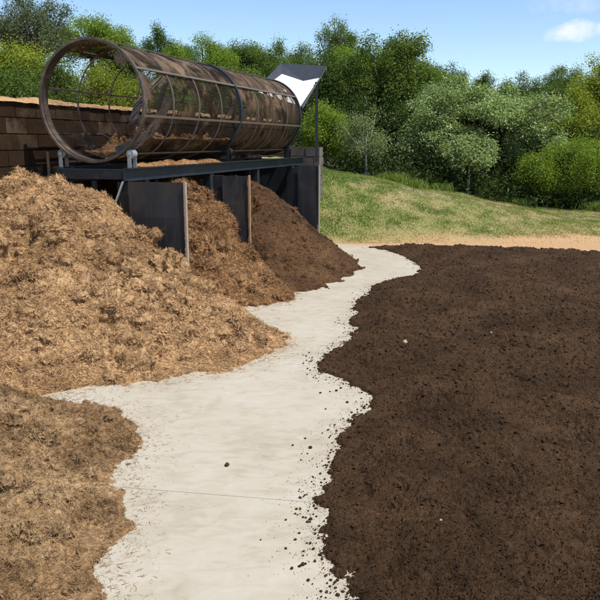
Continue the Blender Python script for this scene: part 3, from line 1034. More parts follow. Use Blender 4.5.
# partition plates standing out from the frame
for k, (lon, lat0, lat1, zt, lab, em, plab) in enumerate((
        (-0.13, 0.52, 1.27, 1.44, 'wide near partition plate of black sheet with a creased seam and pale edge tube', 'tube_pale', None),
        (1.86, 0.86, 1.27, 1.43, 'narrow middle partition plate of black sheet with a rusty edge', 'rust', 'rusty edge post'),
        (5.38, 0.86, 1.27, 1.47, 'far partition plate of black sheet next to the grass bank', 'tube_pale', None))):
    th = thing('partition_plate', L3((lat0 + lat1) / 2, lon, 0), lab, 'partition', 'partition plates between the bays')
    zs = 1.02
    for (za, zb_, off) in ((zs, zt, 0.0), (0.0, zs + 0.012, 0.004)):
        # slightly buckled sheet
        n = 15
        V, Qs = [], []
        for dz in (0, 1):
            for i in range(n):
                for j in range(n):
                    lat = lat0 + (lat1 - 0.03 - lat0) * i / (n - 1)
                    z = za + (zb_ - za) * j / (n - 1)
                    wob = 0.006 * math.sin(3.0 * (lat - lat0) / (lat1 - lat0) + k) * math.sin(math.pi * j / (n - 1)) + 0.004 * math.sin(9 * lat + 3 * z)
                    V.append(L3(lat, lon - off + wob + dz * 0.003, z))
        idx = np.arange(2 * n * n).reshape(2, n, n)
        for f_, fl in ((idx[0], False), (idx[1], True)):
            q_ = np.stack([f_[:-1, :-1], f_[1:, :-1], f_[1:, 1:], f_[:-1, 1:]], -1).reshape(-1, 4)
            Qs.append(q_[:, ::-1] if fl else q_)
        rim = []
        for sl_ in ((slice(None), 0), (slice(None), n - 1), (0, slice(None)), (n - 1, slice(None))):
            a_, b_ = idx[0][sl_], idx[1][sl_]
            rim.append(np.stack([a_[:-1], a_[1:], b_[1:], b_[:-1]], -1))
        mesh_np('sheet', np.array(V), Qs + rim, M['sheet'], th, False)
    mb = MB()
    mb.bar(L3(lat1, lon, 0), L3(lat1, lon, zt + 0.01), 0.028, 0.04, up=D3)
    o = mb.build('edge_post', M[em], th, bevel=0.004)
    if plab:
        o['label'] = plab
    mb = MB()
    mb.bar(L3(lat0 - 0.09, lon + 0.06, 0), L3(lat0 - 0.09, lon + 0.06, ZB - 0.09), 0.15, 0.06, up=D3)
    mb.build('shade_post', M['steel_black'], th, bevel=0.004)  # black colour puts the shade under the platform onto these posts

# the drum
dr = thing('trommel_drum', L3(0, 0, Z_AX), 'long rusty cylindrical wire mesh screening drum lying on the steel frame', 'drum screen')
LEN = 5.97


def cyl(ang, r, lon):
    return L3(r * math.cos(ang), lon, Z_AX + r * math.sin(ang))


def hoop(r0, r1, lon0, lon1, n=72):
    mb = MB()
    V = []
    for k in range(n):
        a = 2 * math.pi * k / n
        V += [cyl(a, r0, lon0), cyl(a, r1, lon0), cyl(a, r1, lon1), cyl(a, r0, lon1)]
    Q = []
    for k in range(n):
        b0, b1 = 4 * k, 4 * ((k + 1) % n)
        for j in range(4):
            Q.append((b0 + j, b1 + j, b1 + (j + 1) % 4, b0 + (j + 1) % 4))
    mb.add(V, Q)
    return mb


hoop(0.698, R_RING, -0.025, 0.012).build('end_ring', M['ring'], dr, bevel=0.004)
hoop(0.688, 0.702, 0.014, 0.10).build('end_flange', M['ring'], dr)
hoop(0.685, R_RING + 0.004, 2.93, 2.985).build('middle_ring', M['steel_dark'], dr, bevel=0.004)
hoop(0.66, R_RING, 5.93, 5.99).build('end_ring', M['steel_dark'], dr, bevel=0.004)
HOOPS = [0.75, 1.5, 2.24, 3.72, 4.46, 5.2]
for lon in HOOPS:
    hoop(0.699, 0.713, lon - 0.009, lon + 0.009).build('hoop', M['bar'], dr)
BARS = [31 + 45 * k for k in range(8)]
for k, a in enumerate(BARS):
    a = math.radians(a)
    mb = MB()
    mb.bar(cyl(a, 0.722, 0.012), cyl(a, 0.722, 2.93), 0.026, 0.012, up=(cyl(a, 1, 0) - cyl(a, 0, 0)))
    mb.bar(cyl(a, 0.722, 2.985), cyl(a, 0.722, 5.93), 0.026, 0.012, up=(cyl(a, 1, 0) - cyl(a, 0, 0)))
    mb.build('long_bar', M['bar'], dr)
# wire screen panels between the bars; k-th sector starts at bar k
PM = [['screen_top', 'screen_caked'],      # 31-76 top right
      ['screen_top', 'screen_caked'],      # 76-121
      ['screen_open', 'screen_side'],        # 121-166
      ['screen_open', 'screen_side'],        # 166-211
      ['screen_side', 'screen_low'],         # 211-256
      ['screen_low', 'screen_low'],          # 256-301
      ['screen_side', 'screen_clogged'],     # 301-346
      ['screen_side', 'screen_clogged']]     # 346-31
for k in range(8):
    for h_ in (0, 1):
        l0, l1 = (0.10, 2.93) if h_ == 0 else (2.985, 5.93)
        n, mseg = 10, 12
        V, UV = [], []
        for i in range(n + 1):
            a = math.radians(BARS[k] + 45 * i / n)
            for j in range(mseg + 1):
                l_ = l0 + (l1 - l0) * j / mseg
                sag = 0.0
                V.append(cyl(a, 0.697 + sag, l_))
                UV.append((a * 0.70 + k * 0.37, l_))
        idx = np.arange(len(V)).reshape(n + 1, mseg + 1)
        Q = np.stack([idx[:-1, :-1], idx[1:, :-1], idx[1:, 1:], idx[:-1, 1:]], -1).reshape(-1, 4)
        mesh_np('screen_panel', np.array(V), [Q], M[PM[k][h_]], dr, True, None, np.array(UV))
# curved lifter plates inside, set along a spiral
for a0, a1, l0, l1, mt in ((-72, 8, 0.16, 0.75, 'ring'), (38, -35, 1.55, 2.45, 'ring'), (110, 40, 0.9, 1.5, 'ring'), (35, -40, 3.5, 4.35, 'ring'), (200, 130, 1.9, 2.6, 'ring'), (30, -40, 4.9, 5.6, 'ring')):
    n = 24
    V = []
    for i in range(n + 1):
        a = math.radians(a0 + (a1 - a0) * i / n)
        lon = l0 + (l1 - l0) * i / n
        for r_, dl in ((0.69, 0.0), (0.56, 0.02), (0.56, 0.028), (0.69, 0.008)):
            V.append(cyl(a, r_, lon + dl))
    Q = []
    for i in range(n):
        for j in range(4):
            Q.append((4 * i + j, 4 * i + (j + 1) % 4, 4 * i + 4 + (j + 1) % 4, 4 * i + 4 + j))
    Q += [(0, 3, 2, 1), (4 * n, 4 * n + 1, 4 * n + 2, 4 * n + 3)]
    mb = MB(); mb.add(V, Q)
    mb.build('lifter_plate', M[mt], dr, False)
# material lying in the drum
heapv = []
rg = np.random.RandomState(4)
n, mm_ = 60, 120
V = []
for i in range(n + 1):
    a = math.radians(238 + 82 * i / n)
    for j in range(mm_ + 1):
        lon = 0.35 + 5.2 * j / mm_
        V.append((a, lon))
V = np.array(V)
pp = np.stack([V[:, 0] * 2, V[:, 1] * 1.0, np.zeros(len(V))], -1)
depth = (0.16 + 0.35 * fbm(pp * 1.2, 3, 8) + 0.25 * np.abs(perlin(pp * 3, 9))) * np.sin((V[:, 0] - math.radians(238)) / math.radians(82) * math.pi) ** 0.8
depth *= smooth(0.3, 0.75, V[:, 1]) * (1 + 0.4 * smooth(1.7, 0.9, V[:, 1])) * smooth(5.6, 5.0, V[:, 1])
depth = np.clip(depth, 0.0, 0.4) + 0.03 * perlin(pp * 9, 4)
VV3 = np.array([cyl(a, 0.688 - max(0.002, d), l) for (a, l), d in zip(V, depth)])
idx = np.arange(len(V)).reshape(n + 1, mm_ + 1)
Q = np.stack([idx[:-1, :-1], idx[1:, :-1], idx[1:, 1:], idx[:-1, 1:]], -1).reshape(-1, 4)
k = rg.choice(len(VV3), 5000)
cc = np.array([L3(0, l, Z_AX) for l in V[k, 1]])
nn = cc - VV3[k]; nn /= np.linalg.norm(nn, axis=1)[:, None]
vf, ff = ribbons(VV3[k], nn, rg, (0.03, 0.09), (0.002, 0.006))
o = mesh_np('fibre_in_drum', np.concatenate([VV3, vf]), [Q, ff + len(VV3)], M['brown'], None, False, np.concatenate([np.full(len(VV3), .5), np.repeat(rg.uniform(0, 1, 5000), 8)]))
tag(o, 'loose brown fibre lying along the bottom inside the mesh drum', 'fibre', kind='stuff')
# ridge of spilt fibre along the near beam
for nm, lat0, lat1, lon0, lon1, hgt, lab in (('spilt_fibre', 0.30, 0.53, 0.25, 2.6, 0.10, 'ridge of spilt tan fibre along the frame beam under the drum'),):
    n, mm_ = 24, 220
    A, B = np.meshgrid(np.linspace(0, 1, n), np.linspace(0, 1, mm_), indexing='ij')
    lat = lat0 + (lat1 - lat0) * A
    lon = lon0 + (lon1 - lon0) * B
    pp = np.stack([lat.ravel() * 4, lon.ravel() * 2.2, np.zeros(lat.size)], -1)
    hh = hgt * np.sin(A * math.pi).ravel() ** 0.7 * (0.45 + 1.2 * fbm(pp, 3, 12)) * np.sin(np.clip(B, 0, 1) * math.pi).ravel() ** 0.4
    hh = np.maximum(hh, 0.002) + 0.012 * perlin(pp * 9, 3)
    V = np.array([L3(a, l, ZB + 0.08 + h) for a, l, h in zip(lat.ravel(), lon.ravel(), hh)])
    idx = np.arange(n * mm_).reshape(n, mm_)
    Q = np.stack([idx[:-1, :-1], idx[1:, :-1], idx[1:, 1:], idx[:-1, 1:]], -1).reshape(-1, 4)
    k = rg.choice(len(V), 3500)
    vf, ff = ribbons(V[k], np.tile([0, 0, 1.0], (3500, 1)), rg, (0.02, 0.07), (0.002, 0.005))
    o = mesh_np(nm, np.concatenate([V, vf]), [Q, ff + len(V)], M['brown'], None, False, np.concatenate([np.full(len(V), .6), np.repeat(rg.uniform(0.2, 1, 3500), 8)]))
    tag(o, lab, 'fibre', kind='stuff')

# feed hopper at the drum's far end
hp = thing('feed_hopper', L3(0, 6.9, 0), 'dark grey sheet metal feed hopper with a floor coloured bright like sun glare at the far drum end', 'hopper')
fl, fr = at(258, 92, 14.75), at(300.5, 106, 14.55)
bl, bm_, br = at(282, 74, 15.85), at(303, 81, 15.7), at(319, 78, 15.6)
tl, trr = at(281, 63, 16.0), at(326, 66, 15.75)
wl_f = at(262, 83, 14.95)
wr_f = at(302.5, 107.5, 14.5)


def plate(pts, th_, name, mat, parent):
    pts = np.array(pts)
    nrm_ = np.cross(pts[1] - pts[0], pts[2] - pts[0]); nrm_ /= np.linalg.norm(nrm_)
    n = len(pts)
    V = np.concatenate([pts, pts - nrm_ * th_])
    me = bpy.data.meshes.new(name)
    me.from_pydata([tuple(k) for k in V], [], [tuple(range(n)), tuple(range(2 * n - 1, n - 1, -1))] + [(i, n + i, n + (i + 1) % n, (i + 1) % n) for i in range(n)])
    me.materials.append(mat)
    o = bpy.data.objects.new(name, me)
    COL.objects.link(o)
    o.parent = parent
    o.matrix_parent_inverse = parent.matrix_world.inverted()
    return o


plate([fl, fr, bm_], 0.01, 'floor_sheet', M['white'], hp)
plate([fl + [0, 0, .001], bm_ + [0, 0, .001], bl], 0.01, 'floor_sheet', M['white'], hp)
plate([fr + [.002, 0, 0], br, bm_ + [.002, 0, 0]], 0.01, 'floor_sheet', M['white'], hp)
plate([bl, bm_, br, trr, tl], 0.014, 'back_sheet', M['hopper'], hp)
plate([fl, bl, tl, wl_f], 0.014, 'side_sheet', M['hopper'], hp)
plate([wr_f, trr + [0.015, 0, 0], br + [0.01, 0, 0], fr + [0.006, 0, 0]], 0.014, 'side_sheet', M['hopper'], hp)
mb = MB()
mb.bar(at(316.5, 82, 15.3), at(316.5, 162, 15.3), 0.06, 0.06)
mb.build('post', M['steel_black'], hp)
mb = MB()
q = at(285, 90, 16.2)
mb.bar(q, [q[0], q[1], 0.6], 0.06, 0.06)
mb.build('post', M['steel_black'], hp)

# block walls
m, nt, b = new_mat('soiled_block')
co = objco(nt)
n1 = noise_node(nt, 1.3, 6, 0.7, co)
n2 = noise_node(nt, 30, 4, 0.6, co)
at_ = nt.nodes.new('ShaderNodeAttribute'); at_.attribute_name = 'rnd'
cb = ramp(nt, at_.outputs['Fac'], [(0, (0.032, 0.018, 0.010)), (0.6, (0.056, 0.034, 0.019)), (1, (0.12, 0.084, 0.056))]).outputs[0]
c = mixc(nt, ramp(nt, n1.outputs[0], [(0.4, (0, 0, 0)), (0.56, (1, 1, 1))]).outputs[0], cb, (0.03, 0.017, 0.009))
b.inputs['Specular IOR Level'].default_value = 0.1
nt.links.new(c, b.inputs['Base Color'])
b.inputs['Roughness'].default_value = 0.95
bump(nt, b, n2.outputs[0], 0.5, 0.01)
M['block'] = m
m2, nt, b = new_mat('grey_block')
co = objco(nt)
n2 = noise_node(nt, 30, 4, 0.6, co)
n1 = noise_node(nt, 3, 5, 0.7, co)
c = ramp(nt, n1.outputs[0], [(0.3, (0.08, 0.066, 0.053)), (0.6, (0.16, 0.14, 0.115)), (0.8, (0.22, 0.2, 0.17))]).outputs[0]
nt.links.new(c, b.inputs['Base Color'])
b.inputs['Roughness'].default_value = 0.95
bump(nt, b, n2.outputs[0], 0.5, 0.01)
M['block_grey'] = m2


def block_wall(origin, d, nrm_, length, height, mat, parent, rs, th_=0.19, bl_=0.4, bh=0.2):
    rg = np.random.RandomState(rs)
    mb = MB(); att = []
    d, nrm_, origin = (np.asarray(k, float) for k in (d, nrm_, origin))
    nz = int(round(height / bh))
    for r in range(nz):
        x = -bl_ * 0.5 * (r % 2)
        while x < length - 0.02:
            a0, a1 = max(0, x) + 0.006, min(length, x + bl_) - 0.006
            if a1 - a0 > 0.03:
                c = origin + d * (a0 + a1) / 2 + U3 * (r * bh + bh / 2) + nrm_ * rg.uniform(-0.006, 0.006)
                mb.box(c, d * (a1 - a0) / 2, nrm_ * th_ / 2, U3 * (bh / 2 - 0.006))
                att += [rg.uniform(0, 1) ** 1.5] * 8
            x += bl_
    mb.box(origin + d * length / 2 + U3 * (nz * bh - 0.01) / 2, d * (length / 2 - 0.02), nrm_ * (th_ / 2 - 0.02), U3 * ((nz * bh - 0.01) / 2))
    att += [0.1] * 8
    return mb.build('blocks', mat, parent, attr=np.array(att))


wt = thing('block_wall', L3(WALL_O, 0, 0), 'dark soil stained concrete block retaining wall behind the drum', 'wall')
block_wall(L3(WALL_O, -5, 0), D3, R3, 15.4, 2.4, M['block'], wt, 3)
# spoil lying on top of the wall
n, mm_ = 30, 500
A, B = np.meshgrid(np.linspace(0, 1, n), np.linspace(0, 1, mm_), indexing='ij')
lat = WALL_O + 0.13 - 0.9 * A
lon = -5 + 15.3 * B
pp = np.stack([lat.ravel() * 3, lon.ravel() * 1.2, np.zeros(lat.size)], -1)
hh = np.sin(A * math.pi).ravel() ** 0.6 * (0.06 + 0.09 * np.abs(fbm(pp, 4, 5))) + 0.02 * perlin(pp * 6, 2)
V = np.array([L3(a, l, 2.385 + h) for a, l, h in zip(lat.ravel(), lon.ravel(), hh)])
idx = np.arange(n * mm_).reshape(n, mm_)
Q = np.stack([idx[:-1, :-1], idx[:-1, 1:], idx[1:, 1:], idx[1:, :-1]], -1).reshape(-1, 4)
k = rg.choice(len(V), 9000)
vf, ff = ribbons(V[k], np.tile([0, 0, 1.0], (9000, 1)), rg, (0.02, 0.08), (0.002, 0.005))
o = mesh_np('spoil_ridge', np.concatenate([V, vf]), [Q, ff + len(V)], M['tan'], None, False, np.concatenate([np.full(len(V), .5), np.repeat(rg.uniform(0, 1, 9000), 8)]))
tag(o, 'thin ridge of tan fibre along the top of the block wall', 'fibre', kind='stuff')
# old pipe stub at the wall's left
mb = MB()
q = L3(WALL_O + 0.3, 0.3, 0)
mb.tube([q + U3 * 1.2, q + U3 * 1.78], 0.02, 10)
tag(mb.build('pipe_stub', M['rust'], None), 'short thin pipe standing upright before the block wall', 'pipe')

lw = thing('block_wall', L3(0, 7.6, 0), 'low grey block wall end seen beyond the drum platform', 'wall')
q0 = at(290, 147, 15.9); q1 = at(321.5, 148, 15.6)
dd = (q1 - q0); dd[2] = 0
ln_ = np.linalg.norm(dd)
dd /= ln_
block_wall((q0[0], q0[1], 0), dd, np.array([dd[1], -dd[0], 0]), ln_, 1.8, M['block_grey'], lw, 8)


# ---------------------------------------------------------------- planting
LEAF = {
    'grey': mat_leaf('leaf_grey_green', [(0.062, 0.081, 0.037), (0.150, 0.181, 0.088), (0.300, 0.325, 0.188)], 0.28),
    'bright': mat_leaf('leaf_bright_green', [(0.106, 0.156, 0.018), (0.250, 0.338, 0.044), (0.450, 0.537, 0.100)], 0.4),
    'yellow': mat_leaf('leaf_yellow_green', [(0.125, 0.150, 0.018), (0.325, 0.362, 0.050), (0.550, 0.575, 0.112)], 0.4),
    'mid': mat_leaf('leaf_mid_green', [(0.062, 0.094, 0.018), (0.163, 0.225, 0.043), (0.312, 0.388, 0.094)], 0.36),
    'dark': mat_leaf('leaf_dark_green', [(0.037, 0.060, 0.013), (0.100, 0.156, 0.030), (0.250, 0.338, 0.069)], 0.32, 0.45),
    'silver': mat_leaf('leaf_silver_green', [(0.11, 0.15, 0.04), (0.32, 0.40, 0.155), (0.60, 0.66, 0.37)], 0.3),
    'dry': mat_leaf('leaf_pale_dry', [(0.112, 0.150, 0.050), (0.263, 0.312, 0.138), (0.413, 0.450, 0.250)], 0.32),
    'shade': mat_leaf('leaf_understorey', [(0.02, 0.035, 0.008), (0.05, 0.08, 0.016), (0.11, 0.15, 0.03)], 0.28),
}
M['bark'] = mat_plain('bark', (0.10, 0.075, 0.052), 0.9, 0, 0.4, 12, None, 0, 0.6)
M['bark_pale'] = mat_plain('pale_bark', (0.42, 0.38, 0.31), 0.85, 0, 0.3, 10, (0.2, 0.16, 0.11), 0.4, 0.5)


def leaves(pos, nrm, rng, size, aspect=0.45):
    """folded pointed leaves: 2 quads-ish (4 vertices, 2 triangles) each"""
    n = len(pos)
    rv = rng.normal(size=(n, 3))
    t = np.cross(nrm, rv); t /= np.linalg.norm(t, axis=1)[:, None] + 1e-9
    b = np.cross(nrm, t)
    L = rng.uniform(size[0], size[1], (n, 1))
    W = L * aspect * rng.uniform(0.8, 1.2, (n, 1))
    fold = nrm * W * rng.uniform(0.05, 0.35, (n, 1))
    droop = -nrm * L * 0.18
    V = np.stack([pos - t * L * 0.5, pos + b * W * 0.5 + fold, pos + t * L * 0.5 + droop, pos - b * W * 0.5 + fold], 1)
    base = (np.arange(n) * 4)[:, None]
    Tt = np.concatenate([base + [[0, 2, 1]], base + [[0, 3, 2]]])
    return V.reshape(-1, 3), Tt


def crown_points(center, radii, rng, n_lobes, n_clump, per, hollow=0.55, lobe=(0.28, 0.5), flat=0.0, jit=1.0):
    """clumps of leaves spread through overlapping uneven lobes"""
    center, radii = np.asarray(center, float), np.asarray(radii, float)
    v = rng.normal(size=(n_lobes, 3)); v /= np.linalg.norm(v, axis=1)[:, None]
    rad0 = rng.uniform(0.3, 1.05, (n_lobes, 1)) ** 0.75
    v *= rad0
    v[:, 2] = np.where(v[:, 2] < -0.55, -v[:, 2] * 0.6, v[:, 2])
    lc = center + v * radii
    lr = rng.uniform(*lobe, (n_lobes, 1)) * radii * rng.uniform(0.75, 1.25, (n_lobes, 3)) * (1.35 - 0.65 * rad0)
    if flat:
        lr[:, 2] *= 1 - flat
    wts = (lr.prod(1)) ** 0.66
    k = rng.choice(n_lobes, n_clump, p=wts / wts.sum())
    d = rng.normal(size=(n_clump, 3)); d /= np.linalg.norm(d, axis=1)[:, None]
    rad = rng.uniform(hollow, 1.08, (n_clump, 1))
    cp = lc[k] + d * rad * lr[k]
    cl = np.repeat(cp, per, 0)
    dn = np.repeat(d, per, 0)
    off = rng.normal(size=cl.shape)
    return lc, cl, dn, off, k


def tree(label, cat, px, base_py_or_z, depth, top_py, half_w, kind, seed, n_clump=900, per=11, leaf=(0.10, 0.2), crown_frac=0.72, trunk_r=0.12,
         n_lobes=14, bark='bark', group='trees behind the yard', name='broadleaf_tree', flat=0.0, clump_r=0.17, lean=0.0, depth_ratio=0.85, lobe=(0.28, 0.5), hollow=0.5, aspect=0.45, upward=0.5, limbs=True):
    n_clump, n_lobes = int(n_clump * 3.7), int(n_lobes * 2.9)
    leaf = (leaf[0] * 0.47, leaf[1] * 0.49)
    lobe = (lobe[0] * 0.72, lobe[1] * 0.72)
    half_w *= 1.1 if name == 'broadleaf_tree' else 1.0
    clump_r *= 0.6
    rng = np.random.RandomState(seed)
    x = at(px, 150, depth)[0]
    z0 = float(terrain_z(np.array([x]), np.array([depth]))[0]) - 0.05 if base_py_or_z is None else base_py_or_z
    top = at(px, top_py, depth)[2]
    hgt = top - z0
    ch = hgt * crown_frac / 2
    cen = np.array([x + lean, depth, top - ch])
    th = thing(name, (x, depth, z0), label, cat, group)
    lc, cl, dn, off, k = crown_points(cen, (half_w, half_w * depth_ratio, ch), rng, n_lobes, n_clump, per, hollow, lobe, flat)
    pos = cl + off * clump_r
    nr = dn * 0.7 + np.array([0, 0, upward]) + rng.normal(0, 0.38, dn.shape)
    nr /= np.linalg.norm(nr, axis=1)[:, None]
    V, Tt = leaves(pos, nr, rng, leaf, aspect)
    tone = np.repeat(np.clip(rng.normal(0.45, 0.16, n_clump), 0, 1), per) + rng.normal(0, 0.10, n_clump * per)
    mesh_np('crown', V, [Tt], LEAF[kind], th, False, np.repeat(np.clip(tone, 0, 1), 4))
    mb = MB()
    fork = cen - np.array([0, 0, ch * 0.75])
    base = np.array([x, depth, z0])
    mid = (base + fork) / 2 + rng.normal(0, 0.06, 3) * [hgt * 0.2, hgt * 0.2, 0]
    mb.tube([base - [0, 0, 0.1], base + (mid - base) * 0.4, mid, fork, cen], [trunk_r * 1.35, trunk_r, trunk_r * 0.9, trunk_r * 0.75, trunk_r * 0.3], 8)
    if limbs:
        for c in lc:
            st = fork + (cen - fork) * rng.uniform(0, 0.6)
            m_ = (st + c) / 2 + rng.normal(0, 0.12, 3) * half_w * 0.4 - [0, 0, 0.06 * hgt * 0.3]
            mb.tube([st, m_, c], [trunk_r * 0.45, trunk_r * 0.3, trunk_r * 0.1], 6)
    mb.build('trunk', M[bark], th, True)
    return th


# far left
tree('tall greyish open crowned tree at the far left with sky showing through its leaves', 'tree', 40, None, 21, -3, 1.15, 'grey', 11, 520, 10, (0.09, 0.17), 0.62, 0.11, 16, clump_r=0.16, hollow=0.3, lobe=(0.22, 0.4))
tree('flat topped bright green tree behind the open end of the drum', 'tree', 97, None, 24, 19, 1.35, 'bright', 12, 560, 12, (0.09, 0.17), 0.42, 0.1, 12, flat=0.35)
tree('dense yellow green bush right above the left end of the block wall', 'bush', 18, 2.2, 16.5, 45, 1.25, 'yellow', 13, 650, 12, (0.08, 0.15), 0.95, 0.05, 12, name='bush', group='bushes behind the yard')
tree('deep green leafy bush at the left frame edge under the yellow green one', 'bush', 5, 2.2, 14.2, 72, 0.7, 'dark', 14, 420, 12, (0.08, 0.15), 0.95, 0.04, 9, name='bush', group='bushes behind the yard')
tree('rounded mid green bush seen just left of the drum ring', 'bush', 52, 2.2, 15.5, 62, 0.7, 'mid', 15, 420, 12, (0.07, 0.14), 0.95, 0.04, 9, name='bush', group='bushes behind the yard')
tree('bright lime bush seen through the open end of the drum', 'bush', 108, 2.15, 17.0, 72, 1.05, 'yellow', 16, 560, 12, (0.08, 0.15), 0.95, 0.05, 11, name='bush', group='bushes behind the yard')
tree('dark leaved bush behind the middle of the drum side', 'bush', 160, 2.0, 18.0, 78, 1.0, 'mid', 17, 480, 12, (0.08, 0.15), 0.95, 0.05, 10, name='bush', group='bushes behind the yard')
tree('small dark lone topped tree rising above the drum against the sky', 'tree', 161, None, 29, 29, 0.62, 'dark', 18, 260, 11, (0.09, 0.17), 0.5, 0.09, 9)
tree('olive green tree left of the small dark topped tree', 'tree', 128, None, 27, 40, 0.9, 'mid', 19, 420, 12, (0.1, 0.18), 0.7, 0.1, 10)
tree('broad green tree over the drum, right of the small dark topped tree', 'tree', 200, None, 27, 37, 1.25, 'bright', 20, 650, 12, (0.1, 0.18), 0.75, 0.12, 13)
tree('green tree between the broad one and the hopper', 'tree', 240, None, 29, 38, 1.25, 'mid', 21, 650, 12, (0.1, 0.19), 0.75, 0.12, 13)
tree('pale mottled green tree just above the drum near the hopper', 'tree', 232, None, 24, 62, 1.15, 'mid', 22, 600, 12, (0.09, 0.17), 0.8, 0.1, 12)
tree('mid green tree directly behind the hopper', 'tree', 280, None, 28, 47, 1.15, 'mid', 23, 620, 12, (0.1, 0.18), 0.8, 0.12, 12)
tree('tallest thin crowned tree right of the hopper reaching above the others', 'tree', 338, None, 30, 17, 0.85, 'mid', 24, 330, 10, (0.1, 0.18), 0.5, 0.11, 12, hollow=0.3, lobe=(0.2, 0.38))
tree('dense dark tree right behind the hopper post', 'tree', 325, None, 25, 50, 1.2, 'dark', 25, 760, 12, (0.1, 0.18), 0.9, 0.12, 13)
tree('large glossy dense tree left of the broad silvery tree', 'tree', 392, None, 25, 36, 1.6, 'mid', 26, 1200, 12, (0.12, 0.23), 0.95, 0.15, 18, lobe=(0.22, 0.42))
tree('bright green tree filling the gap left of the large glossy tree', 'tree', 352, None, 27, 44, 1.2, 'bright', 27, 760, 12, (0.1, 0.19), 0.9, 0.13, 13)
tree('small pale tree with a forked white trunk on the bank crest', 'tree', 366, None, 18.6, 110, 0.62, 'dry', 64, 130, 10, (0.07, 0.13), 0.78, 0.035, 6, 'bark_pale', clump_r=0.17, hollow=0.15, lobe=(0.3, 0.5))
tree('bright green shrub with reddish tips beside the hopper post', 'bush', 326, None, 19.5, 106, 0.6, 'bright', 29, 380, 12, (0.07, 0.14), 0.95, 0.04, 9, name='bush', group='bushes behind the yard')
# silvery spreading tree and its neighbours
tree('broad spreading tree with silvery pale leaves in the middle of the wood', 'tree', 480, None, 21.5, 80, 2.35, 'silver', 30, 1500, 12, (0.10, 0.20), 0.72, 0.10, 24, 'bark', lobe=(0.2, 0.36), flat=0.25, clump_r=0.15, upward=0.9, aspect=0.55)
tree('lower silvery tree leaning left in front of the large glossy tree', 'tree', 436, None, 20.5, 112, 1.0, 'silver', 31, 420, 12, (0.09, 0.18), 0.75, 0.06, 11, lobe=(0.22, 0.4), flat=0.2, upward=0.9, aspect=0.55)
tree('small silvery tree with a thin straight pale trunk on the crest', 'tree', 470, None, 19.0, 132, 0.66, 'silver', 67, 200, 11, (0.10, 0.18), 0.6, 0.035, 5, 'bark_pale', lobe=(0.25, 0.42), upward=0.9, aspect=0.55)
tree('silvery leaved tree at the right of the broad silvery one', 'tree', 535, None, 20.5, 118, 0.85, 'silver', 33, 380, 12, (0.09, 0.17), 0.75, 0.06, 11, lobe=(0.22, 0.4), flat=0.2, upward=0.8, aspect=0.55)
tree('dark round topped tree far behind the silvery tree, left of the slim one', 'tree', 456, None, 36, 66, 1.0, 'dark', 34, 420, 11, (0.12, 0.2), 0.7, 0.12, 10)
tree('slim dark tree top far behind the silvery tree', 'tree', 482, None, 37, 66, 0.55, 'dark', 35, 220, 11, (0.12, 0.2), 0.7, 0.1, 8)
tree('flat topped distant tree right of the silvery crown', 'tree', 556, None, 36, 71, 1.6, 'mid', 36, 520, 11, (0.12, 0.2), 0.6, 0.12, 12, flat=0.35)
tree('distant mid green tree between slim top and flat topped one', 'tree', 515, None, 37, 74, 1.2, 'dark', 37, 420, 11, (0.12, 0.2), 0.7, 0.12, 10)
tree('tall yellowish green tree at the right frame edge', 'tree', 603, None, 23, 52, 1.0, 'yellow', 38, 620, 12, (0.09, 0.18), 0.7, 0.11, 14)
tree('olive green tree left of the tall one at the right frame edge', 'tree', 578, None, 22, 92, 0.95, 'yellow', 39, 520, 12, (0.09, 0.17), 0.8, 0.09, 12)
tree('rounded bright green bush low at the right, left of the frame edge', 'bush', 540, None, 19.2, 150, 0.72, 'bright', 40, 480, 12, (0.07, 0.14), 0.9, 0.04, 11, name='bush', group='bushes behind the yard')
tree('bright green bush at the right frame edge above the bank', 'bush', 585, None, 19.0, 132, 0.85, 'bright', 41, 560, 12, (0.07, 0.14), 0.9, 0.04, 12, name='bush', group='bushes behind the yard')
for px_, dp_, tp_, hw_, kd_, sd_, lb_ in ((263, 29.5, 47, 1.15, 'dark', 51, 'dark tree on the skyline just left of the hopper rim'), (302, 28, 46, 1.05, 'mid', 52, 'mid green tree on the skyline above the hopper'),
                                          (364, 28.5, 44, 1.1, 'dark', 53, 'dark tree on the skyline between the tallest tree and the large glossy one'), (416, 26.5, 47, 1.1, 'mid', 54, 'mid green tree at the right shoulder of the large glossy tree'),
                                          (433, 30, 60, 1.2, 'dark', 55, 'dark tree on the skyline where the wood drops towards the silvery tree'), (578, 31, 70, 1.4, 'mid', 56, 'mid green skyline tree left of the tall one at the right frame edge'),
                                          (186, 30, 44, 1.0, 'mid', 57, 'green tree on the skyline above the middle of the drum')):
    tree(lb_, 'tree', px_, None, dp_, tp_, hw_, kd_, sd_, 620, 12, (0.1, 0.18), 0.8, 0.12, 13)
tree('dark tree outside the right end of the wood', 'tree', 650, None, 22, 60, 1.6, 'mid', 42, 700, 12, (0.1, 0.19), 0.9, 0.12, 14)
tree('dark tree outside the left end of the wood', 'tree', -55, None, 22, 20, 1.6, 'mid', 43, 700, 12, (0.1, 0.19), 0.9, 0.12, 14)

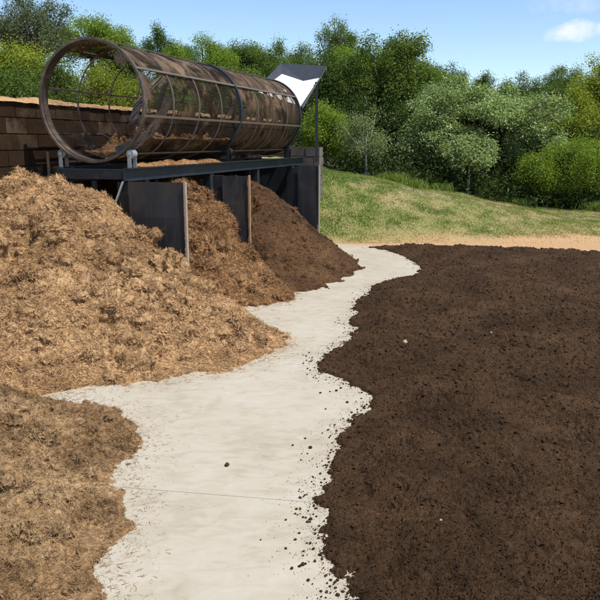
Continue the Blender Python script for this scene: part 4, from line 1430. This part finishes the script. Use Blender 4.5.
# dim understorey and the wood behind, uncountable
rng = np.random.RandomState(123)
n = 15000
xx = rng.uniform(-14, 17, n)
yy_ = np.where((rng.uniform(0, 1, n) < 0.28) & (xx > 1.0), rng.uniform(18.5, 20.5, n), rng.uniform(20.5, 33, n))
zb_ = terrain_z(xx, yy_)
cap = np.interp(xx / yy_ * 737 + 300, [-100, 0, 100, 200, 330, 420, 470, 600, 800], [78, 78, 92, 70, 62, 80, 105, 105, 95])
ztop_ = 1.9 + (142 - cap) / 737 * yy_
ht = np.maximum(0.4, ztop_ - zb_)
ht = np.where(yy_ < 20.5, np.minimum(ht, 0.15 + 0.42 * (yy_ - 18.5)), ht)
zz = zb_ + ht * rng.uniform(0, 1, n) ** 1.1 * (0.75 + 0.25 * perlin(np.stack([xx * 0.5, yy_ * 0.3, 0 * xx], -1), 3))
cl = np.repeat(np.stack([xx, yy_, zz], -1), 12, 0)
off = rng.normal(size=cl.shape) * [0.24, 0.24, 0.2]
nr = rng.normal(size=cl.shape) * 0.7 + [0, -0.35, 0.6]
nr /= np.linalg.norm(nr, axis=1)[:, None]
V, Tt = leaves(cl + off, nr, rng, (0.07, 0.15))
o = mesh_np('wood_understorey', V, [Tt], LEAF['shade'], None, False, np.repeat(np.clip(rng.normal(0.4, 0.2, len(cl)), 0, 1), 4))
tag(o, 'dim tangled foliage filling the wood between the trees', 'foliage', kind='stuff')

# grass on the bank
rng = np.random.RandomState(321)
n = 230000
xx = rng.uniform(0.2, 10.5, n) - 0.0
yy_ = rng.uniform(13.75, 18.6, n)
q = np.stack([xx * 1.1, yy_ * 1.1, 0 * xx], -1)
den = fbm(q * 1.6, 5, 71, 0.65) * 0.8 + np.interp(xx, [0.3, 2.2, 4.5, 8], [0.62, 0.16, -0.02, -0.06]) + np.interp(yy_, [13.8, 14.6, 17, 17.4, 18.3], [-0.35, 0.0, 0.0, -0.3, 0.0])
den = den - 0.75 * (1 - smooth(-0.35, 0.4, yy_ - 13.95 - 0.10 * np.maximum(xx - 1, 0)))
keep = rng.uniform(0, 1, n) < np.where(den < -0.6, 0.03, 0.25 + 0.75 * smooth(-0.4, 0.3, den))
xx, yy_, den = xx[keep], yy_[keep], den[keep]
n = len(xx)
base = np.stack([xx, yy_, terrain_z(xx, yy_) - 0.012], -1)
hh = rng.uniform(0.012, 0.038, n) * (1 + 0.8 * smooth(0.2, 0.6, den))
aa = rng.uniform(0, 2 * math.pi, n)
side = np.stack([np.cos(aa), np.sin(aa), 0 * aa], -1) * 0.006
tip = base + np.stack([rng.normal(0, 0.5, n) * hh, rng.normal(0, 0.5, n) * hh, hh], -1)
V = np.stack([base - side, base + side, tip], 1).reshape(-1, 3)
Tt = np.arange(3 * n).reshape(-1, 3)
tone = np.clip(0.5 + den * 0.75 + rng.normal(0, 0.2, n), 0, 1)
M['grass'] = mat_leaf('grass_blade', [(0.42, 0.30, 0.15), (0.34, 0.28, 0.115), (0.235, 0.285, 0.065), (0.14, 0.25, 0.035)], 0.3, 0.6)
o = mesh_np('grass', V, [Tt], M['grass'], None, False, np.repeat(tone, 3))
tag(o, 'patchy green and straw coloured grass on the bank', 'grass', kind='stuff')

# taller grass tufts along the crest
for i, (px, dep, hh_) in enumerate(((398, 18.1, 0.3), (412, 18.2, 0.26), (388, 18.3, 0.24), (440, 18.5, 0.22), (520, 18.8, 0.2), (598, 18.4, 0.3))):
    rg = np.random.RandomState(500 + i)
    x = at(px, 180, dep)[0]
    z = float(terrain_z(np.array([x]), np.array([dep]))[0])
    n = 320
    pos = np.stack([rg.normal(0, 0.16, n), rg.normal(0, 0.12, n), np.zeros(n)], -1)
    h3 = rg.uniform(0.5, 1.1, n) * hh_
    a = rg.uniform(0, 6.28, n)
    sd_ = np.stack([np.cos(a), np.sin(a), 0 * a], -1) * 0.008
    d = np.stack([rg.normal(0, 0.4, n), rg.normal(0, 0.4, n), np.ones(n)], -1) * h3[:, None]
    V = np.stack([pos - sd_, pos + sd_, pos + d * 0.6 + sd_ * 0.7, pos + d * [1.25, 1.25, 0.95], pos + d * 0.6 - sd_ * 0.7], 1).reshape(-1, 3)
    b0 = (np.arange(n) * 5)[:, None]
    o = mesh_np('grass_tuft', V, [b0 + [[0, 1, 2, 4]], b0 + [[4, 2, 3]]], M['grass'], None, False, np.repeat(np.clip(rg.normal(0.8, 0.15, n), 0, 1), 5))
    o.location = (float(x), dep, z - 0.02)
    where = ['left of the dark gap under the glossy tree', 'just right of the tallest tuft', 'smallest of the three near the glossy tree', 
             'under the left edge of the silvery tree', 'under the right part of the silvery tree', 'at the right frame edge'][i]
    tag(o, 'tall grass tuft on the bank crest, ' + where, 'grass tuft', 'grass tufts along the crest')

# pale stones lying on the compost
for i, (px, py, r, lab) in enumerate(((405, 342, 0.026, 'pale flattish stone lying on the compost in the middle distance'), (441, 518, 0.007, 'small buff stone on the near part of the compost'),
                                      (491, 332, 0.013, 'small buff stone far out on the compost'))):
    p = P(px, py, 0.17)
    clod('stone', (p[0], p[1], 0.155), r, M['pebble'], 700 + i, lab, 'stone')
